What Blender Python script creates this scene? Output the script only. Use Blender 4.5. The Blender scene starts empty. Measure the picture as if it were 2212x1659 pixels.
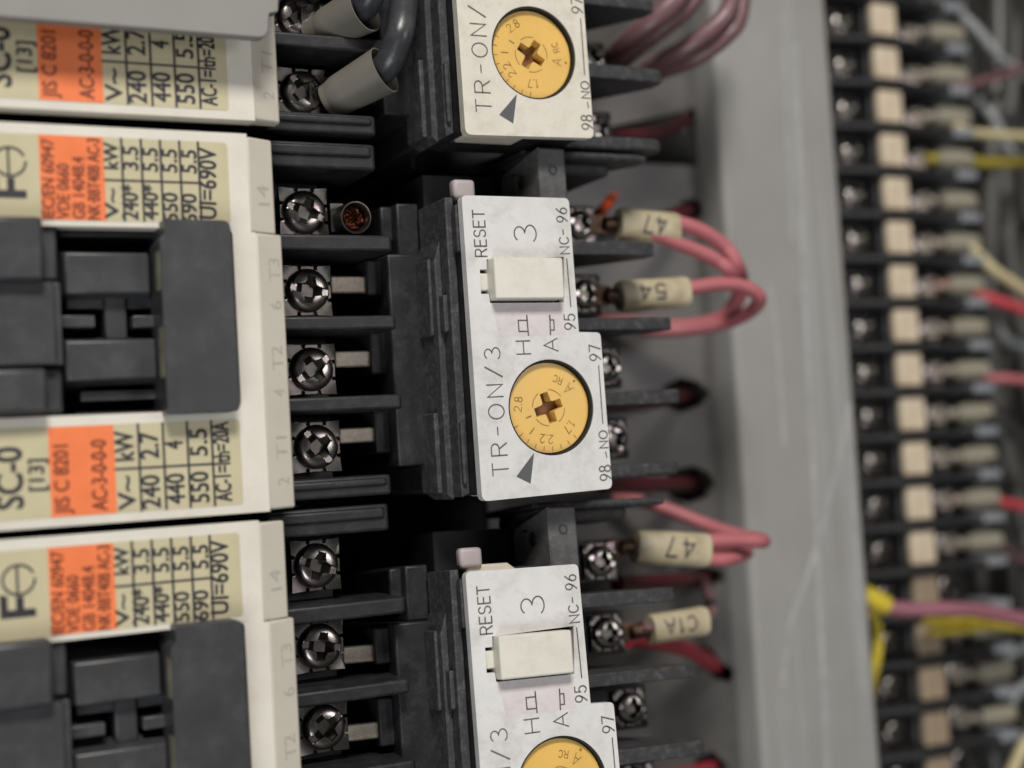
import bpy, bmesh, math, random
from mathutils import Vector, Matrix
from mathutils.geometry import tessellate_polygon
random.seed(7)
sc = bpy.context.scene
U = 0.001                                    # everything below is written in millimetres
# ------------------------------------------------------------------ camera
RM = Matrix(((0.8943374397855535, -0.06015043631101574, 0.4433311051679275),
             (0.03096050476911854, 0.9968661735614311, 0.07279614792990097),
             (-0.4463205024892571, -0.05137856577002783, 0.8933970293420233)))
CAM = Vector((-71.78565957, -31.98538861, 153.76421304))
FPX = 3045.051
cd = bpy.data.cameras.new('camera')
cam = bpy.data.objects.new('camera', cd)
sc.collection.objects.link(cam)
cam.matrix_world = Matrix.Translation(CAM * U) @ RM.transposed().to_4x4()
cd.sensor_width = 36.0
cd.lens = FPX / 2212.0 * 36.0
cd.clip_start = 0.005
cd.clip_end = 20
cd.dof.use_dof = True
cd.dof.focus_distance = 0.171
cd.dof.aperture_fstop = cd.lens / 4.2
sc.camera = cam
# ------------------------------------------------------------------ light
w = bpy.data.worlds.new("World")
sc.world = w
w.use_nodes = True
bg = w.node_tree.nodes['Background']
bg.inputs[0].default_value = (0.86, 0.93, 1.0, 1)
bg.inputs[1].default_value = 0.04


def area(name, loc, target, sx, sy, power, col):
    l = bpy.data.lights.new(name, 'AREA')
    l.shape = 'RECTANGLE'
    l.size = sx * U
    l.size_y = sy * U
    l.energy = power
    l.color = col
    o = bpy.data.objects.new(name, l)
    sc.collection.objects.link(o)
    o.location = Vector(loc) * U
    o.rotation_euler = (Vector(target) - Vector(loc)).to_track_quat('-Z', 'Y').to_euler()
    return o


area('ceiling_lamp', (-130, 500, 500), (0, -20, 0), 200, 140, 6.3, (1.0, 0.965, 0.92))
area('room_lamp', (-280, -320, 390), (0, -20, 0), 300, 300, 1.75, (0.95, 0.98, 1.0))
area('glint_lamp', (300, 60, 520), (0, -20, 0), 130, 200, 0.6, (1.0, 0.95, 0.96))  # added lamp, placed so that the screws' slot facets glint
sc.view_settings.view_transform = 'Standard'
sc.view_settings.look = 'None'
sc.view_settings.exposure = -0.12
sc.view_settings.gamma = 1.0
sc.view_settings.use_curve_mapping = False

# ------------------------------------------------------------------ where things stand


def P(x, y, z=0.0):
    v = RM.transposed() @ Vector(((x - 1106) / FPX, -(y - 829.5) / FPX, -1.0))
    return CAM + v * ((z - CAM.z) / v.z)


REG = dict(A=(0, 0, 1200), B=(0, 800, 1200), C=(0, 1600, 1200), D=(0, 2324, 1000), E=(1000, 0, 1200), F=(1000, 700, 1200),
           G=(1000, 1400, 1200), H=(1000, 2124, 1200), I=(1900, 0, 1200), J=(1900, 700, 1200), K=(1900, 1400, 1200), L=(1900, 2124, 1200))


def px(r, x, y, z=0.0):
    X, Y, W = REG[r]
    k = W / 2212.0
    return P((X + x * k) / 1.8228, (Y + y * k) / 1.8228, z)


# ------------------------------------------------------------------ materials


def mat(name, col, rough=0.5, metal=0.0, spec=0.5, var=0.0, vscale=300, bump=0.0, bscale=900, dust=None, dustamt=0.0,
        dscale=200, coat=0.0, sss=0.0):
    m = bpy.data.materials.new(name)
    m.use_nodes = True
    nt = m.node_tree
    b = nt.nodes['Principled BSDF']
    b.inputs['Base Color'].default_value = (*col, 1)
    b.inputs['Roughness'].default_value = rough
    b.inputs['Metallic'].default_value = metal
    b.inputs['Specular IOR Level'].default_value = spec
    b.inputs['Coat Weight'].default_value = coat
    if sss:
        b.inputs['Subsurface Weight'].default_value = sss
        b.inputs['Subsurface Radius'].default_value = (0.001, 0.0009, 0.0007)
        b.inputs['Subsurface Scale'].default_value = 1.0
    tc = nt.nodes.new('ShaderNodeTexCoord')
    out = None
    if var or dust:
        nz = nt.nodes.new('ShaderNodeTexNoise')
        nz.inputs['Scale'].default_value = vscale
        nz.inputs['Detail'].default_value = 6
        nz.inputs['Roughness'].default_value = 0.65
        nt.links.new(tc.outputs['Object'], nz.inputs['Vector'])
        rmp = nt.nodes.new('ShaderNodeMapRange')
        rmp.inputs[1].default_value = 0.3
        rmp.inputs[2].default_value = 0.7
        rmp.inputs[3].default_value = 1 - var
        rmp.inputs[4].default_value = 1 + var
        nt.links.new(nz.outputs[0], rmp.inputs[0])
        mul = nt.nodes.new('ShaderNodeVectorMath')
        mul.operation = 'SCALE'
        mul.inputs[0].default_value = col
        nt.links.new(rmp.outputs[0], mul.inputs['Scale'])
        out = mul.outputs[0]
        if dust:
            n2 = nt.nodes.new('ShaderNodeTexNoise')
            n2.inputs['Scale'].default_value = dscale
            n2.inputs['Detail'].default_value = 8
            n2.inputs['Roughness'].default_value = 0.75
            nt.links.new(tc.outputs['Object'], n2.inputs['Vector'])
            r2 = nt.nodes.new('ShaderNodeMapRange')
            r2.inputs[1].default_value = 0.48
            r2.inputs[2].default_value = 0.75
            r2.inputs[3].default_value = 0
            r2.inputs[4].default_value = dustamt
            nt.links.new(n2.outputs[0], r2.inputs[0])
            mx = nt.nodes.new('ShaderNodeMix')
            mx.data_type = 'RGBA'
            nt.links.new(r2.outputs[0], mx.inputs[0])
            nt.links.new(out, mx.inputs[6])
            mx.inputs[7].default_value = (*dust, 1)
            out = mx.outputs[2]
        nt.links.new(out, b.inputs['Base Color'])
        r3 = nt.nodes.new('ShaderNodeMapRange')
        r3.inputs[3].default_value = max(0.03, rough - 0.1)
        r3.inputs[4].default_value = min(1, rough + 0.12)
        nt.links.new(nz.outputs[0], r3.inputs[0])
        nt.links.new(r3.outputs[0], b.inputs['Roughness'])
    if bump:
        n3 = nt.nodes.new('ShaderNodeTexNoise')
        n3.inputs['Scale'].default_value = bscale
        n3.inputs['Detail'].default_value = 3
        nt.links.new(tc.outputs['Object'], n3.inputs['Vector'])
        bp = nt.nodes.new('ShaderNodeBump')
        bp.inputs['Strength'].default_value = bump
        bp.inputs['Distance'].default_value = 0.0002
        nt.links.new(n3.outputs[0], bp.inputs['Height'])
        nt.links.new(bp.outputs[0], b.inputs['Normal'])
    return m


M = {}
M['cream'] = mat('cream_plastic', (0.60, 0.565, 0.49), 0.42, var=0.05, vscale=120, bump=0.05, bscale=3000, dust=(0.32, 0.28, 0.2), dustamt=0.25, dscale=90)
M['cream_edge'] = mat('deeper_cream_plastic', (0.50, 0.46, 0.385), 0.5, var=0.05, vscale=120, bump=0.05, bscale=3000)  # deeper cream: shade of the sloping terminal edge put into the colour
M['white'] = mat('white_plastic', (0.56, 0.553, 0.535), 0.5, var=0.06, vscale=260, bump=0.08, bscale=2500, dust=(0.28, 0.25, 0.20), dustamt=0.5, dscale=300)
M['warmwhite'] = mat('warm_white_plastic', (0.58, 0.54, 0.46), 0.5, var=0.05, vscale=260, bump=0.08, bscale=2500, dust=(0.30, 0.25, 0.18), dustamt=0.4, dscale=420)
M['label'] = mat('tan_label', (0.47, 0.42, 0.27), 0.35, var=0.05, vscale=200, coat=0.2)
M['orange'] = mat('orange_label', (0.74, 0.185, 0.065), 0.35, var=0.05, vscale=200, coat=0.2)
M['ink'] = mat('black_ink', (0.022, 0.020, 0.026), 0.5)
M['inkbrown'] = mat('brown_ink', (0.16, 0.03, 0.012), 0.5)
M['inkgrey'] = mat('grey_ink', (0.38, 0.355, 0.315), 0.6)
M['inkthin'] = mat('worn_ink', (0.085, 0.075, 0.07), 0.6, var=0.5, vscale=1500)
M['inkdial'] = mat('dial_ink', (0.22, 0.115, 0.02), 0.6, var=0.4, vscale=1500)
M['black'] = mat('black_plastic', (0.013, 0.013, 0.0145), 0.46, spec=0.4, var=0.15, vscale=300, bump=0.12, bscale=2500, dust=(0.07, 0.068, 0.066), dustamt=0.4, dscale=500)
M['matt'] = mat('matt_black_plastic', (0.031, 0.031, 0.033), 0.62, spec=0.4, var=0.15, vscale=500, bump=0.35, bscale=4500, dust=(0.16, 0.155, 0.15), dustamt=0.5, dscale=900)
M['dusty_light'] = mat('lightened_dusty_plastic', (0.068, 0.068, 0.070), 0.6, var=0.15, vscale=500, bump=0.35, bscale=4500, dust=(0.19, 0.18, 0.17), dustamt=0.5, dscale=900)  # dusty black, lightened: the bracket's missing light is put into the colour
M['satin'] = mat('satin_black_plastic', (0.036, 0.036, 0.038), 0.40, var=0.1, vscale=200, bump=0.05, bscale=2500, dust=(0.10, 0.1, 0.1), dustamt=0.3, dscale=200)
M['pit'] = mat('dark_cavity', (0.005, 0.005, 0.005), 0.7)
M['dial'] = mat('yellow_dial_plastic', (0.64, 0.395, 0.095), 0.36, var=0.06, vscale=200, bump=0.05, bscale=2500, sss=0.1)
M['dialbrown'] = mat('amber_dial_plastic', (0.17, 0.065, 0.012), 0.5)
M['slider'] = mat('translucent_white_plastic', (0.575, 0.555, 0.485), 0.38, var=0.06, vscale=200, bump=0.06, bscale=1800, dust=(0.36, 0.31, 0.2), dustamt=0.35, dscale=260)
M['screw'] = mat('chromated_screw', (0.34, 0.31, 0.275), 0.24, metal=1.0, var=0.25, vscale=700)
M['nickel'] = mat('nickel_washer', (0.45, 0.42, 0.40), 0.34, metal=1.0, var=0.25, vscale=700)
M['recess_metal'] = mat('dark_recess_metal', (0.10, 0.092, 0.075), 0.32, metal=0.9, var=0.3, vscale=900)
M['tin'] = mat('dull_tinned_bar', (0.42, 0.37, 0.31), 0.5, metal=0.75, var=0.25, vscale=900, bump=0.25, bscale=2500)
M['copper'] = mat('aged_copper', (0.20, 0.075, 0.04), 0.3, metal=0.9, var=0.35, vscale=1200, bump=0.3, bscale=3000)
M['pink'] = mat('pink_wire_sheath', (0.385, 0.118, 0.13), 0.5, var=0.08, vscale=150)
M['mauve'] = mat('mauve_wire_sheath', (0.25, 0.10, 0.125), 0.45, var=0.15, vscale=90)
M['dpink'] = mat('dull_pink_wire_sheath', (0.145, 0.075, 0.078), 0.4, var=0.1, vscale=150, coat=0.1)
M['red'] = mat('dark_red_wire_sheath', (0.055, 0.004, 0.007), 0.45, var=0.1, vscale=150)
M['red2'] = mat('deep_red_wire_sheath', (0.30, 0.02, 0.035), 0.45, var=0.1, vscale=150)
M['scarlet'] = mat('red_wire_sheath', (0.46, 0.055, 0.065), 0.45, var=0.1, vscale=150)
M['orangewire'] = mat('orange_wire_sheath', (0.62, 0.075, 0.012), 0.45)
M['tube'] = mat('cream_marker_tube', (0.43, 0.375, 0.25), 0.42, var=0.14, vscale=150, dust=(0.24, 0.18, 0.11), dustamt=0.75, dscale=180)
M['sleeve'] = mat('grey_sleeve', (0.145, 0.134, 0.113), 0.45, var=0.07, vscale=150)
M['cable'] = mat('black_cable_sheath', (0.035, 0.036, 0.040), 0.33, var=0.2, vscale=200, bump=0.2, bscale=900, dust=(0.12, 0.12, 0.12), dustamt=0.3, dscale=400)
M['cover'] = mat('grey_cover_plastic', (0.215, 0.205, 0.19), 0.5, var=0.05, vscale=90)
M['panel'] = mat('grey_painted_panel', (0.080, 0.076, 0.071), 0.34, var=0.3, vscale=60)
M['duct'] = mat('grey_duct_plastic', (0.24, 0.234, 0.22), 0.5, var=0.08, vscale=40)
M['marker'] = mat('cream_marker_plate', (0.53, 0.44, 0.32), 0.5, var=0.16, vscale=170, dust=(0.34, 0.22, 0.13), dustamt=0.75, dscale=150)
M['marker_shaded'] = mat('shaded_marker_plate', (0.26, 0.20, 0.135), 0.5, var=0.12, vscale=170)  # marker cream with shade mixed into the colour
M['block'] = mat('terminal_block_plastic', (0.020, 0.020, 0.021), 0.5, var=0.2, vscale=120)
M['yellow'] = mat('yellow_sleeve', (0.52, 0.40, 0.03), 0.45, var=0.08, vscale=150)
M['creamwire'] = mat('cream_wire_sheath', (0.52, 0.44, 0.25), 0.45)
M['olive'] = mat('olive_wire_sheath', (0.30, 0.24, 0.03), 0.45)
M['greycable'] = mat('grey_cable_sheath', (0.055, 0.054, 0.048), 0.4, var=0.3, vscale=60)
M['pinkish'] = mat('pinkish_white_plastic', (0.36, 0.315, 0.31), 0.5)
M['patch'] = mat('pink_stain', (0.545, 0.495, 0.49), 0.5, var=0.06, vscale=260, dust=(0.30, 0.25, 0.22), dustamt=0.4, dscale=420)
M['brownlug'] = mat('browned_tin_lug', (0.17, 0.105, 0.075), 0.38, metal=0.85, var=0.5, vscale=600, bump=0.3, bscale=2500)
M['oldtube'] = mat('grimy_marker_tube', (0.24, 0.22, 0.165), 0.45, var=0.2, vscale=150)
M['endtab'] = mat('grey_end_plate', (0.20, 0.21, 0.225), 0.4, var=0.2, vscale=80)
M['scratch'] = mat('worn_paint', (0.30, 0.302, 0.292), 0.5, var=0.2, vscale=300)
M['yellowish'] = mat('yellowish_plastic', (0.16, 0.15, 0.10), 0.55, var=0.4, vscale=500)
M['palewire'] = mat('pale_grey_wire_sheath', (0.24, 0.25, 0.25), 0.35, var=0.2, vscale=80)
M['steel'] = mat('bright_steel', (0.55, 0.56, 0.6), 0.35, metal=0.8)

for nm, kk in (('screw', 0.95), ('nickel', 0.36)):
    b = M[nm].node_tree.nodes['Principled BSDF']
    nt = M[nm].node_tree
    tc = nt.nodes.new('ShaderNodeTexCoord')
    nz = nt.nodes.new('ShaderNodeTexNoise')
    nz.inputs['Scale'].default_value = 420
    nt.links.new(tc.outputs['Object'], nz.inputs['Vector'])
    cr = nt.nodes.new('ShaderNodeValToRGB')
    cr.color_ramp.elements[0].position = 0.36
    cr.color_ramp.elements[0].color = (0.34 * kk, 0.34 * kk, 0.29 * kk, 1)
    cr.color_ramp.elements[1].position = 0.66
    cr.color_ramp.elements[1].color = (0.50 * kk, 0.43 * kk, 0.43 * kk, 1)
    nt.links.new(nz.outputs[0], cr.inputs[0])
    nt.links.new(cr.outputs[0], b.inputs['Base Color'])
# scratches of the duct's cover: pale worn lines along it
nt = M['duct'].node_tree
b = nt.nodes['Principled BSDF']
tc = nt.nodes.new('ShaderNodeTexCoord')
mp = nt.nodes.new('ShaderNodeMapping')
mp.inputs['Scale'].default_value = (260, 7, 60)
mp.inputs['Rotation'].default_value = (0, 0, 0.02)
nt.links.new(tc.outputs['Object'], mp.inputs[0])
nz = nt.nodes.new('ShaderNodeTexNoise')
nz.inputs['Scale'].default_value = 1.0
nz.inputs['Detail'].default_value = 4
nt.links.new(mp.outputs[0], nz.inputs['Vector'])
mr = nt.nodes.new('ShaderNodeMapRange')
mr.inputs[1].default_value = 0.56
mr.inputs[2].default_value = 0.72
mr.inputs[4].default_value = 0.5
nt.links.new(nz.outputs[0], mr.inputs[0])
mx = nt.nodes.new('ShaderNodeMix')
mx.data_type = 'RGBA'
mx.inputs[7].default_value = (0.34, 0.345, 0.335, 1)
src = b.inputs['Base Color'].links[0].from_socket
nt.links.new(src, mx.inputs[6])
nt.links.new(mr.outputs[0], mx.inputs[0])
nt.links.new(mx.outputs[2], b.inputs['Base Color'])

# ------------------------------------------------------------------ mesh helpers


class MB:
    def __init__(s):
        s.bm = bmesh.new()

    def add(s, verts, faces):
        vs = [s.bm.verts.new(v) for v in verts]
        for f in faces:
            try:
                s.bm.faces.new([vs[i] for i in f])
            except ValueError:
                pass
        return s

    def box(s, x0, x1, y0, y1, z0, z1):
        x0, x1 = min(x0, x1), max(x0, x1)
        y0, y1 = min(y0, y1), max(y0, y1)
        z0, z1 = min(z0, z1), max(z0, z1)
        v = [(x, y, z) for z in (z0, z1) for y in (y0, y1) for x in (x0, x1)]
        return s.add(v, [(0, 2, 3, 1), (4, 5, 7, 6), (0, 1, 5, 4), (2, 6, 7, 3), (0, 4, 6, 2), (1, 3, 7, 5)])

    def frustum(s, x0, x1, y0, y1, z0, z1, i):
        """a block whose top is smaller than its foot by i all round"""
        v = [(x0, y0, z0), (x1, y0, z0), (x1, y1, z0), (x0, y1, z0), (x0 + i, y0 + i, z1), (x1 - i, y0 + i, z1), (x1 - i, y1 - i, z1), (x0 + i, y1 - i, z1)]
        return s.add(v, [(3, 2, 1, 0), (4, 5, 6, 7), (0, 1, 5, 4), (1, 2, 6, 5), (2, 3, 7, 6), (3, 0, 4, 7)])

    def prism(s, poly, a0, a1, axis='z'):
        """extrude a 2-D outline: axis z takes (x,y), axis y takes (x,z), axis x takes (y,z)"""
        ar = sum(poly[i][0] * poly[(i + 1) % len(poly)][1] - poly[(i + 1) % len(poly)][0] * poly[i][1] for i in range(len(poly)))
        if ar < 0:
            poly = poly[::-1]
        f = {'z': lambda p, a: (p[0], p[1], a), 'y': lambda p, a: (p[0], a, p[1]), 'x': lambda p, a: (a, p[0], p[1])}[axis]
        n = len(poly)
        v = [f(p, a0) for p in poly] + [f(p, a1) for p in poly]
        return s.add(v, [tuple(range(n - 1, -1, -1)), tuple(range(n, 2 * n))] + [(i, (i + 1) % n, n + (i + 1) % n, n + i) for i in range(n)])

    def plate(s, outer, holes, z0, z1, tr=None):
        """an outline with holes, z0 to z1 thick"""
        def ccw(lp, pos):
            ar = sum(lp[i][0] * lp[(i + 1) % len(lp)][1] - lp[(i + 1) % len(lp)][0] * lp[i][1] for i in range(len(lp)))
            return list(lp) if (ar > 0) == pos else list(lp)[::-1]
        outer = ccw(outer, True)
        holes = [ccw(h, False) for h in holes]
        verts = [Vector((p[0], p[1], z1)) for lp in [outer] + holes for p in lp]
        n = len(verts)
        faces = []
        for t in tessellate_polygon([[Vector((p[0], p[1], 0)) for p in lp] for lp in [outer] + holes]):
            p0, p1, p2 = (verts[i] for i in t)
            if (p1 - p0).cross(p2 - p0).z < 0:
                t = t[::-1]
            faces.append(tuple(t))
        allv = verts + [Vector((v.x, v.y, z0)) for v in verts]
        out = faces + [tuple(n + i for i in f[::-1]) for f in faces]
        st = 0
        for k, loop in enumerate([outer] + holes):
            m = len(loop)
            for i in range(m):
                a, b2 = st + i, st + (i + 1) % m
                out.append((a, n + a, n + b2, b2))
            st += m
        if tr:
            allv = [tr(v) for v in allv]
        return s.add(allv, out)

    def tube(s, path, r, seg=12, caps=True, ry=None, k=1.0):
        """sweep a circle (or r by ry ellipse) along points; r may be a list"""
        n = len(path)
        path = [Vector(p) for p in path]
        rings = []
        up = Vector((0, 0, 1))
        for i, p in enumerate(path):
            d = (path[min(i + 1, n - 1)] - path[max(i - 1, 0)])
            if d.length < 1e-6:
                d = last_d
            d = d.normalized()
            if i and d.dot(last_d) < -0.2:
                d = -d
            last_d = d
            if abs(d.dot(up)) > 0.97:
                a = Vector((0, 1, 0)).cross(d).normalized() if i == 0 else (rings_a - d * rings_a.dot(d)).normalized()
            else:
                a = up.cross(d).normalized()
                if i and a.dot(rings_a) < 0:
                    a = -a
            rings_a = a
            bb = d.cross(a).normalized()
            rr = r[i] if isinstance(r, (list, tuple)) else r
            r2 = rr if ry is None else (ry[i] if isinstance(ry, (list, tuple)) else ry)
            ring = []
            for q in range(seg):
                c, sn = math.cos(2 * math.pi * q / seg), math.sin(2 * math.pi * q / seg)
                c = math.copysign(abs(c) ** k, c)
                sn = math.copysign(abs(sn) ** k, sn)
                ring.append(s.bm.verts.new(p + a * rr * c + bb * r2 * sn))
            rings.append(ring)
        for i in range(n - 1):
            for q in range(seg):
                s.bm.faces.new((rings[i][q], rings[i][(q + 1) % seg], rings[i + 1][(q + 1) % seg], rings[i + 1][q]))
        if caps:
            s.bm.faces.new(rings[0][::-1])
            s.bm.faces.new(rings[-1])
        return s

    def disc(s, c, r, z0, z1, seg=40, bev=0.0):
        prof = [(r, z0), (r, z1 - bev), (r - bev, z1)] if bev else [(r, z0), (r, z1)]
        return s.lathe(c, prof, seg)

    def lathe(s, c, prof, seg=40):
        rings = [[s.bm.verts.new((c[0] + p[0] * math.cos(2 * math.pi * i / seg), c[1] + p[0] * math.sin(2 * math.pi * i / seg), p[1])) for i in range(seg)] for p in prof]
        for a, b2 in zip(rings, rings[1:]):
            for i in range(seg):
                s.bm.faces.new((a[i], a[(i + 1) % seg], b2[(i + 1) % seg], b2[i]))
        s.bm.faces.new(rings[0][::-1])
        s.bm.faces.new(rings[-1])
        return s

    def ribbon(s, pts, wd, fz):
        """a flat pen stroke through 2-D points; fz maps (x,y) to a 3-D point"""
        pts = [Vector((p[0], p[1])) for p in pts]
        q = [pts[0]]
        for p in pts[1:]:
            if (p - q[-1]).length > 1e-4:
                q.append(p)
        pts = q
        n = len(pts)
        if n < 2:
            return s
        closed = (pts[0] - pts[-1]).length < 1e-3
        L, Rr = [], []
        for i in range(n):
            if closed and i in (0, n - 1):
                d0 = (pts[-1] - pts[-2]).normalized()
                d1 = (pts[1] - pts[0]).normalized()
            else:
                d0 = (pts[i] - pts[i - 1]).normalized() if i else (pts[1] - pts[0]).normalized()
                d1 = (pts[i + 1] - pts[i]).normalized() if i < n - 1 else d0
            t = (d0 + d1)
            t = t.normalized() if t.length > 1e-3 else d0
            nn = Vector((-t.y, t.x))
            m = min(2.2, 1 / max(0.3, nn.dot(Vector((-d0.y, d0.x)))))
            e = Vector((0, 0))
            if not closed and i == 0:
                e = -d0 * wd * 0.4
            if not closed and i == n - 1:
                e = d0 * wd * 0.4
            L.append(s.bm.verts.new(fz(pts[i] + nn * wd / 2 * m + e)))
            Rr.append(s.bm.verts.new(fz(pts[i] - nn * wd / 2 * m + e)))
        for i in range(n - 1):
            s.bm.faces.new((Rr[i], Rr[i + 1], L[i + 1], L[i]))
        return s

    def build(s, name, m, parent=None, bevel=0.0, smooth=35, seg=2, org=None):
        off = Vector(parent['_o']) if parent is not None and '_o' in parent.keys() else Vector((0, 0, 0))
        if org is not None:
            off = Vector(org)
        me = bpy.data.meshes.new(name)
        for v in s.bm.verts:
            v.co = (v.co - off) * U
        s.bm.normal_update()
        s.bm.to_mesh(me)
        s.bm.free()
        me.materials.append(m)
        if smooth:
            me.polygons.foreach_set('use_smooth', [True] * len(me.polygons))
            me.set_sharp_from_angle(angle=math.radians(smooth))
        o = bpy.data.objects.new(name, me)
        sc.collection.objects.link(o)
        if parent is not None:
            o.parent = parent
        if org is not None:
            o.location = Vector(org) * U
        if bevel:
            bv = o.modifiers.new('bevel', 'BEVEL')
            bv.width = bevel * U
            bv.segments = seg
            bv.limit_method = 'ANGLE'
            bv.angle_limit = math.radians(40)
            bv.harden_normals = False
        return o


def tag(o, label, cat, group=None, kind=None):
    o['label'] = label
    o['category'] = cat
    if group:
        o['group'] = group
    if kind:
        o['kind'] = kind
    return o


def thing(name, org, label=None, cat=None, group=None):
    o = bpy.data.objects.new(name, None)
    sc.collection.objects.link(o)
    o.empty_display_size = 0.005
    o.location = Vector(org) * U
    o['_o'] = list(org)
    if label:
        tag(o, label, cat, group)
    return o


def sub(o, parent):
    """hang a finished mesh under another part of the same thing (both are drawn in the thing's frame)"""
    o.parent = parent
    return o


def children(o):
    return [c for c in sc.collection.objects if c.parent is o]


def copy_tree(o, parent=None, skip=()):
    c = o.copy()
    sc.collection.objects.link(c)
    c.parent = parent
    for ch in children(o):
        if ch.name not in skip:
            copy_tree(ch, c, skip)
    return c


def rounded(poly, r, n=5):
    out = []
    m = len(poly)
    for i in range(m):
        p0, p, p1 = Vector(poly[i - 1][:2]), Vector(poly[i][:2]), Vector(poly[(i + 1) % m][:2])
        rr = r[i] if isinstance(r, (list, tuple)) else r
        if rr <= 0:
            out.append(tuple(p))
            continue
        a, b2 = (p0 - p), (p1 - p)
        rr = min(rr, a.length * 0.45, b2.length * 0.45)
        a, b2 = p + a.normalized() * rr, p + b2.normalized() * rr
        for k in range(n + 1):
            t = k / n
            out.append(tuple((1 - t) ** 2 * a + 2 * t * (1 - t) * p + t * t * b2))
    return out


def circ(c, r, n=48):
    return [(c[0] + r * math.cos(2 * math.pi * i / n), c[1] + r * math.sin(2 * math.pi * i / n)) for i in range(n)]


def spline(pts, n=10):
    pts = [Vector(p) for p in pts]
    if len(pts) == 2:
        return [pts[0].lerp(pts[1], i / n) for i in range(n + 1)]
    out = []
    ext = [pts[0] * 2 - pts[1]] + pts + [pts[-1] * 2 - pts[-2]]
    for i in range(1, len(ext) - 2):
        a, b2, c, d = ext[i - 1:i + 3]
        for k in range(n):
            t = k / n
            out.append(0.5 * ((2 * b2) + (c - a) * t + (2 * a - 5 * b2 + 4 * c - d) * t * t + (3 * b2 - a - 3 * c + d) * t ** 3))
    out.append(pts[-1])
    return out


# ------------------------------------------------------------------ lettering


def arc(cx, cy, rx, ry, a0, a1, n=14):
    return [(cx + rx * math.cos(math.radians(a0 + (a1 - a0) * i / n)), cy + ry * math.sin(math.radians(a0 + (a1 - a0) * i / n))) for i in range(n + 1)]


GL = {
    'A': (0.70, [[(0, 0), (0.35, 1), (0.70, 0)], [(0.13, 0.36), (0.57, 0.36)]]),
    'C': (0.62, [arc(0.36, 0.5, 0.36, 0.5, 45, 315, 20)]),
    'E': (0.58, [[(0.58, 1), (0, 1), (0, 0), (0.58, 0)], [(0, 0.53), (0.5, 0.53)]]),
    'H': (0.66, [[(0, 0), (0, 1)], [(0.66, 0), (0.66, 1)], [(0, 0.5), (0.66, 0.5)]]),
    'N': (0.66, [[(0, 0), (0, 1), (0.66, 0), (0.66, 1)]]),
    'O': (0.78, [arc(0.39, 0.5, 0.39, 0.5, 90, 450, 28)]),
    'R': (0.66, [[(0, 0), (0, 1), (0.38, 1)] + arc(0.38, 0.75, 0.26, 0.25, 80, -90, 10) + [(0, 0.5)], [(0.36, 0.5), (0.66, 0)]]),
    'S': (0.62, [arc(0.31, 0.75, 0.28, 0.25, 25, 265, 14) + arc(0.31, 0.25, 0.31, 0.25, 85, -155, 14)]),
    'T': (0.66, [[(0, 1), (0.66, 1)], [(0.33, 1), (0.33, 0)]]),
    '0': (0.62, [arc(0.31, 0.5, 0.31, 0.5, 90, 450, 26)]),
    '1': (0.30, [[(0, 0.8), (0.22, 1), (0.22, 0)]]),
    '2': (0.60, [arc(0.30, 0.70, 0.29, 0.30, 165, -35, 14) + [(0, 0), (0.60, 0)]]),
    '3': (0.62, [arc(0.29, 0.76, 0.26, 0.24, 150, -80, 14) + arc(0.30, 0.26, 0.32, 0.26, 80, -150, 14)]),
    '4': (0.64, [[(0.46, 0), (0.46, 1), (0, 0.28), (0.64, 0.28)]]),
    '5': (0.60, [[(0.55, 1), (0.09, 1), (0.04, 0.52)] + arc(0.28, 0.32, 0.31, 0.32, 125, -150, 16)]),
    '6': (0.60, [[(0.50, 1), (0.18, 0.68), (0.02, 0.38)] + arc(0.30, 0.30, 0.29, 0.30, 170, 530, 22)]),
    '7': (0.60, [[(0, 1), (0.60, 1), (0.22, 0)]]),
    '8': (0.60, [arc(0.30, 0.76, 0.25, 0.24, 90, 450, 20), arc(0.30, 0.26, 0.30, 0.26, 90, 450, 22)]),
    '9': (0.60, [[(0.10, 0), (0.42, 0.32), (0.58, 0.62)] + arc(0.30, 0.70, 0.29, 0.30, -10, 350, 22)]),
    '-': (0.50, [[(0.04, 0.5), (0.46, 0.5)]]),
    '/': (0.56, [[(0, -0.04), (0.56, 1.04)]]),
    '.': (0.10, [[(0.0, 0.04), (0.1, 0.04)]]),
    ' ': (0.35, []),
}


def strokes(mb, string, S, E, cap, wd, z, gap=0.28, lift=0.03):
    """pen lettering from S to E (points on the surface), cap high, drawn flat at z"""
    S, E = Vector(S[:2]), Vector(E[:2])
    d = E - S
    tot = sum(GL[c][0] for c in string) + gap * (len(string) - 1)
    kx = d.length / tot
    d.normalize()
    up = Vector((-d.y, d.x))
    x = 0.0
    k = 0
    for c in string:
        for st in GL[c][1]:
            zz = z + lift + 0.012 * k
            k = (k + 1) % 4
            pts = [(S + d * (x + p[0]) * kx + up * p[1] * cap) for p in st]
            mb.ribbon(pts, wd, lambda q, zz=zz: (q.x, q.y, zz))
        x += GL[c][0] + gap
    return mb


FC = {}


def font_mesh(string):
    if string not in FC:
        cu = bpy.data.curves.new('lettering', 'FONT')
        cu.body = string
        cu.resolution_u = 3
        o = bpy.data.objects.new('lettering', cu)
        sc.collection.objects.link(o)
        dg = bpy.context.evaluated_depsgraph_get()
        me = bpy.data.meshes.new_from_object(o.evaluated_get(dg))
        FC[string] = ([v.co.copy() for v in me.vertices], [tuple(p.vertices) for p in me.polygons])
        bpy.data.objects.remove(o)
        bpy.data.meshes.remove(me)
        bpy.data.curves.remove(cu)
    return FC[string]


def cap_of(ch):
    v, _ = font_mesh(ch)
    return max(p.y for p in v)


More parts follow.
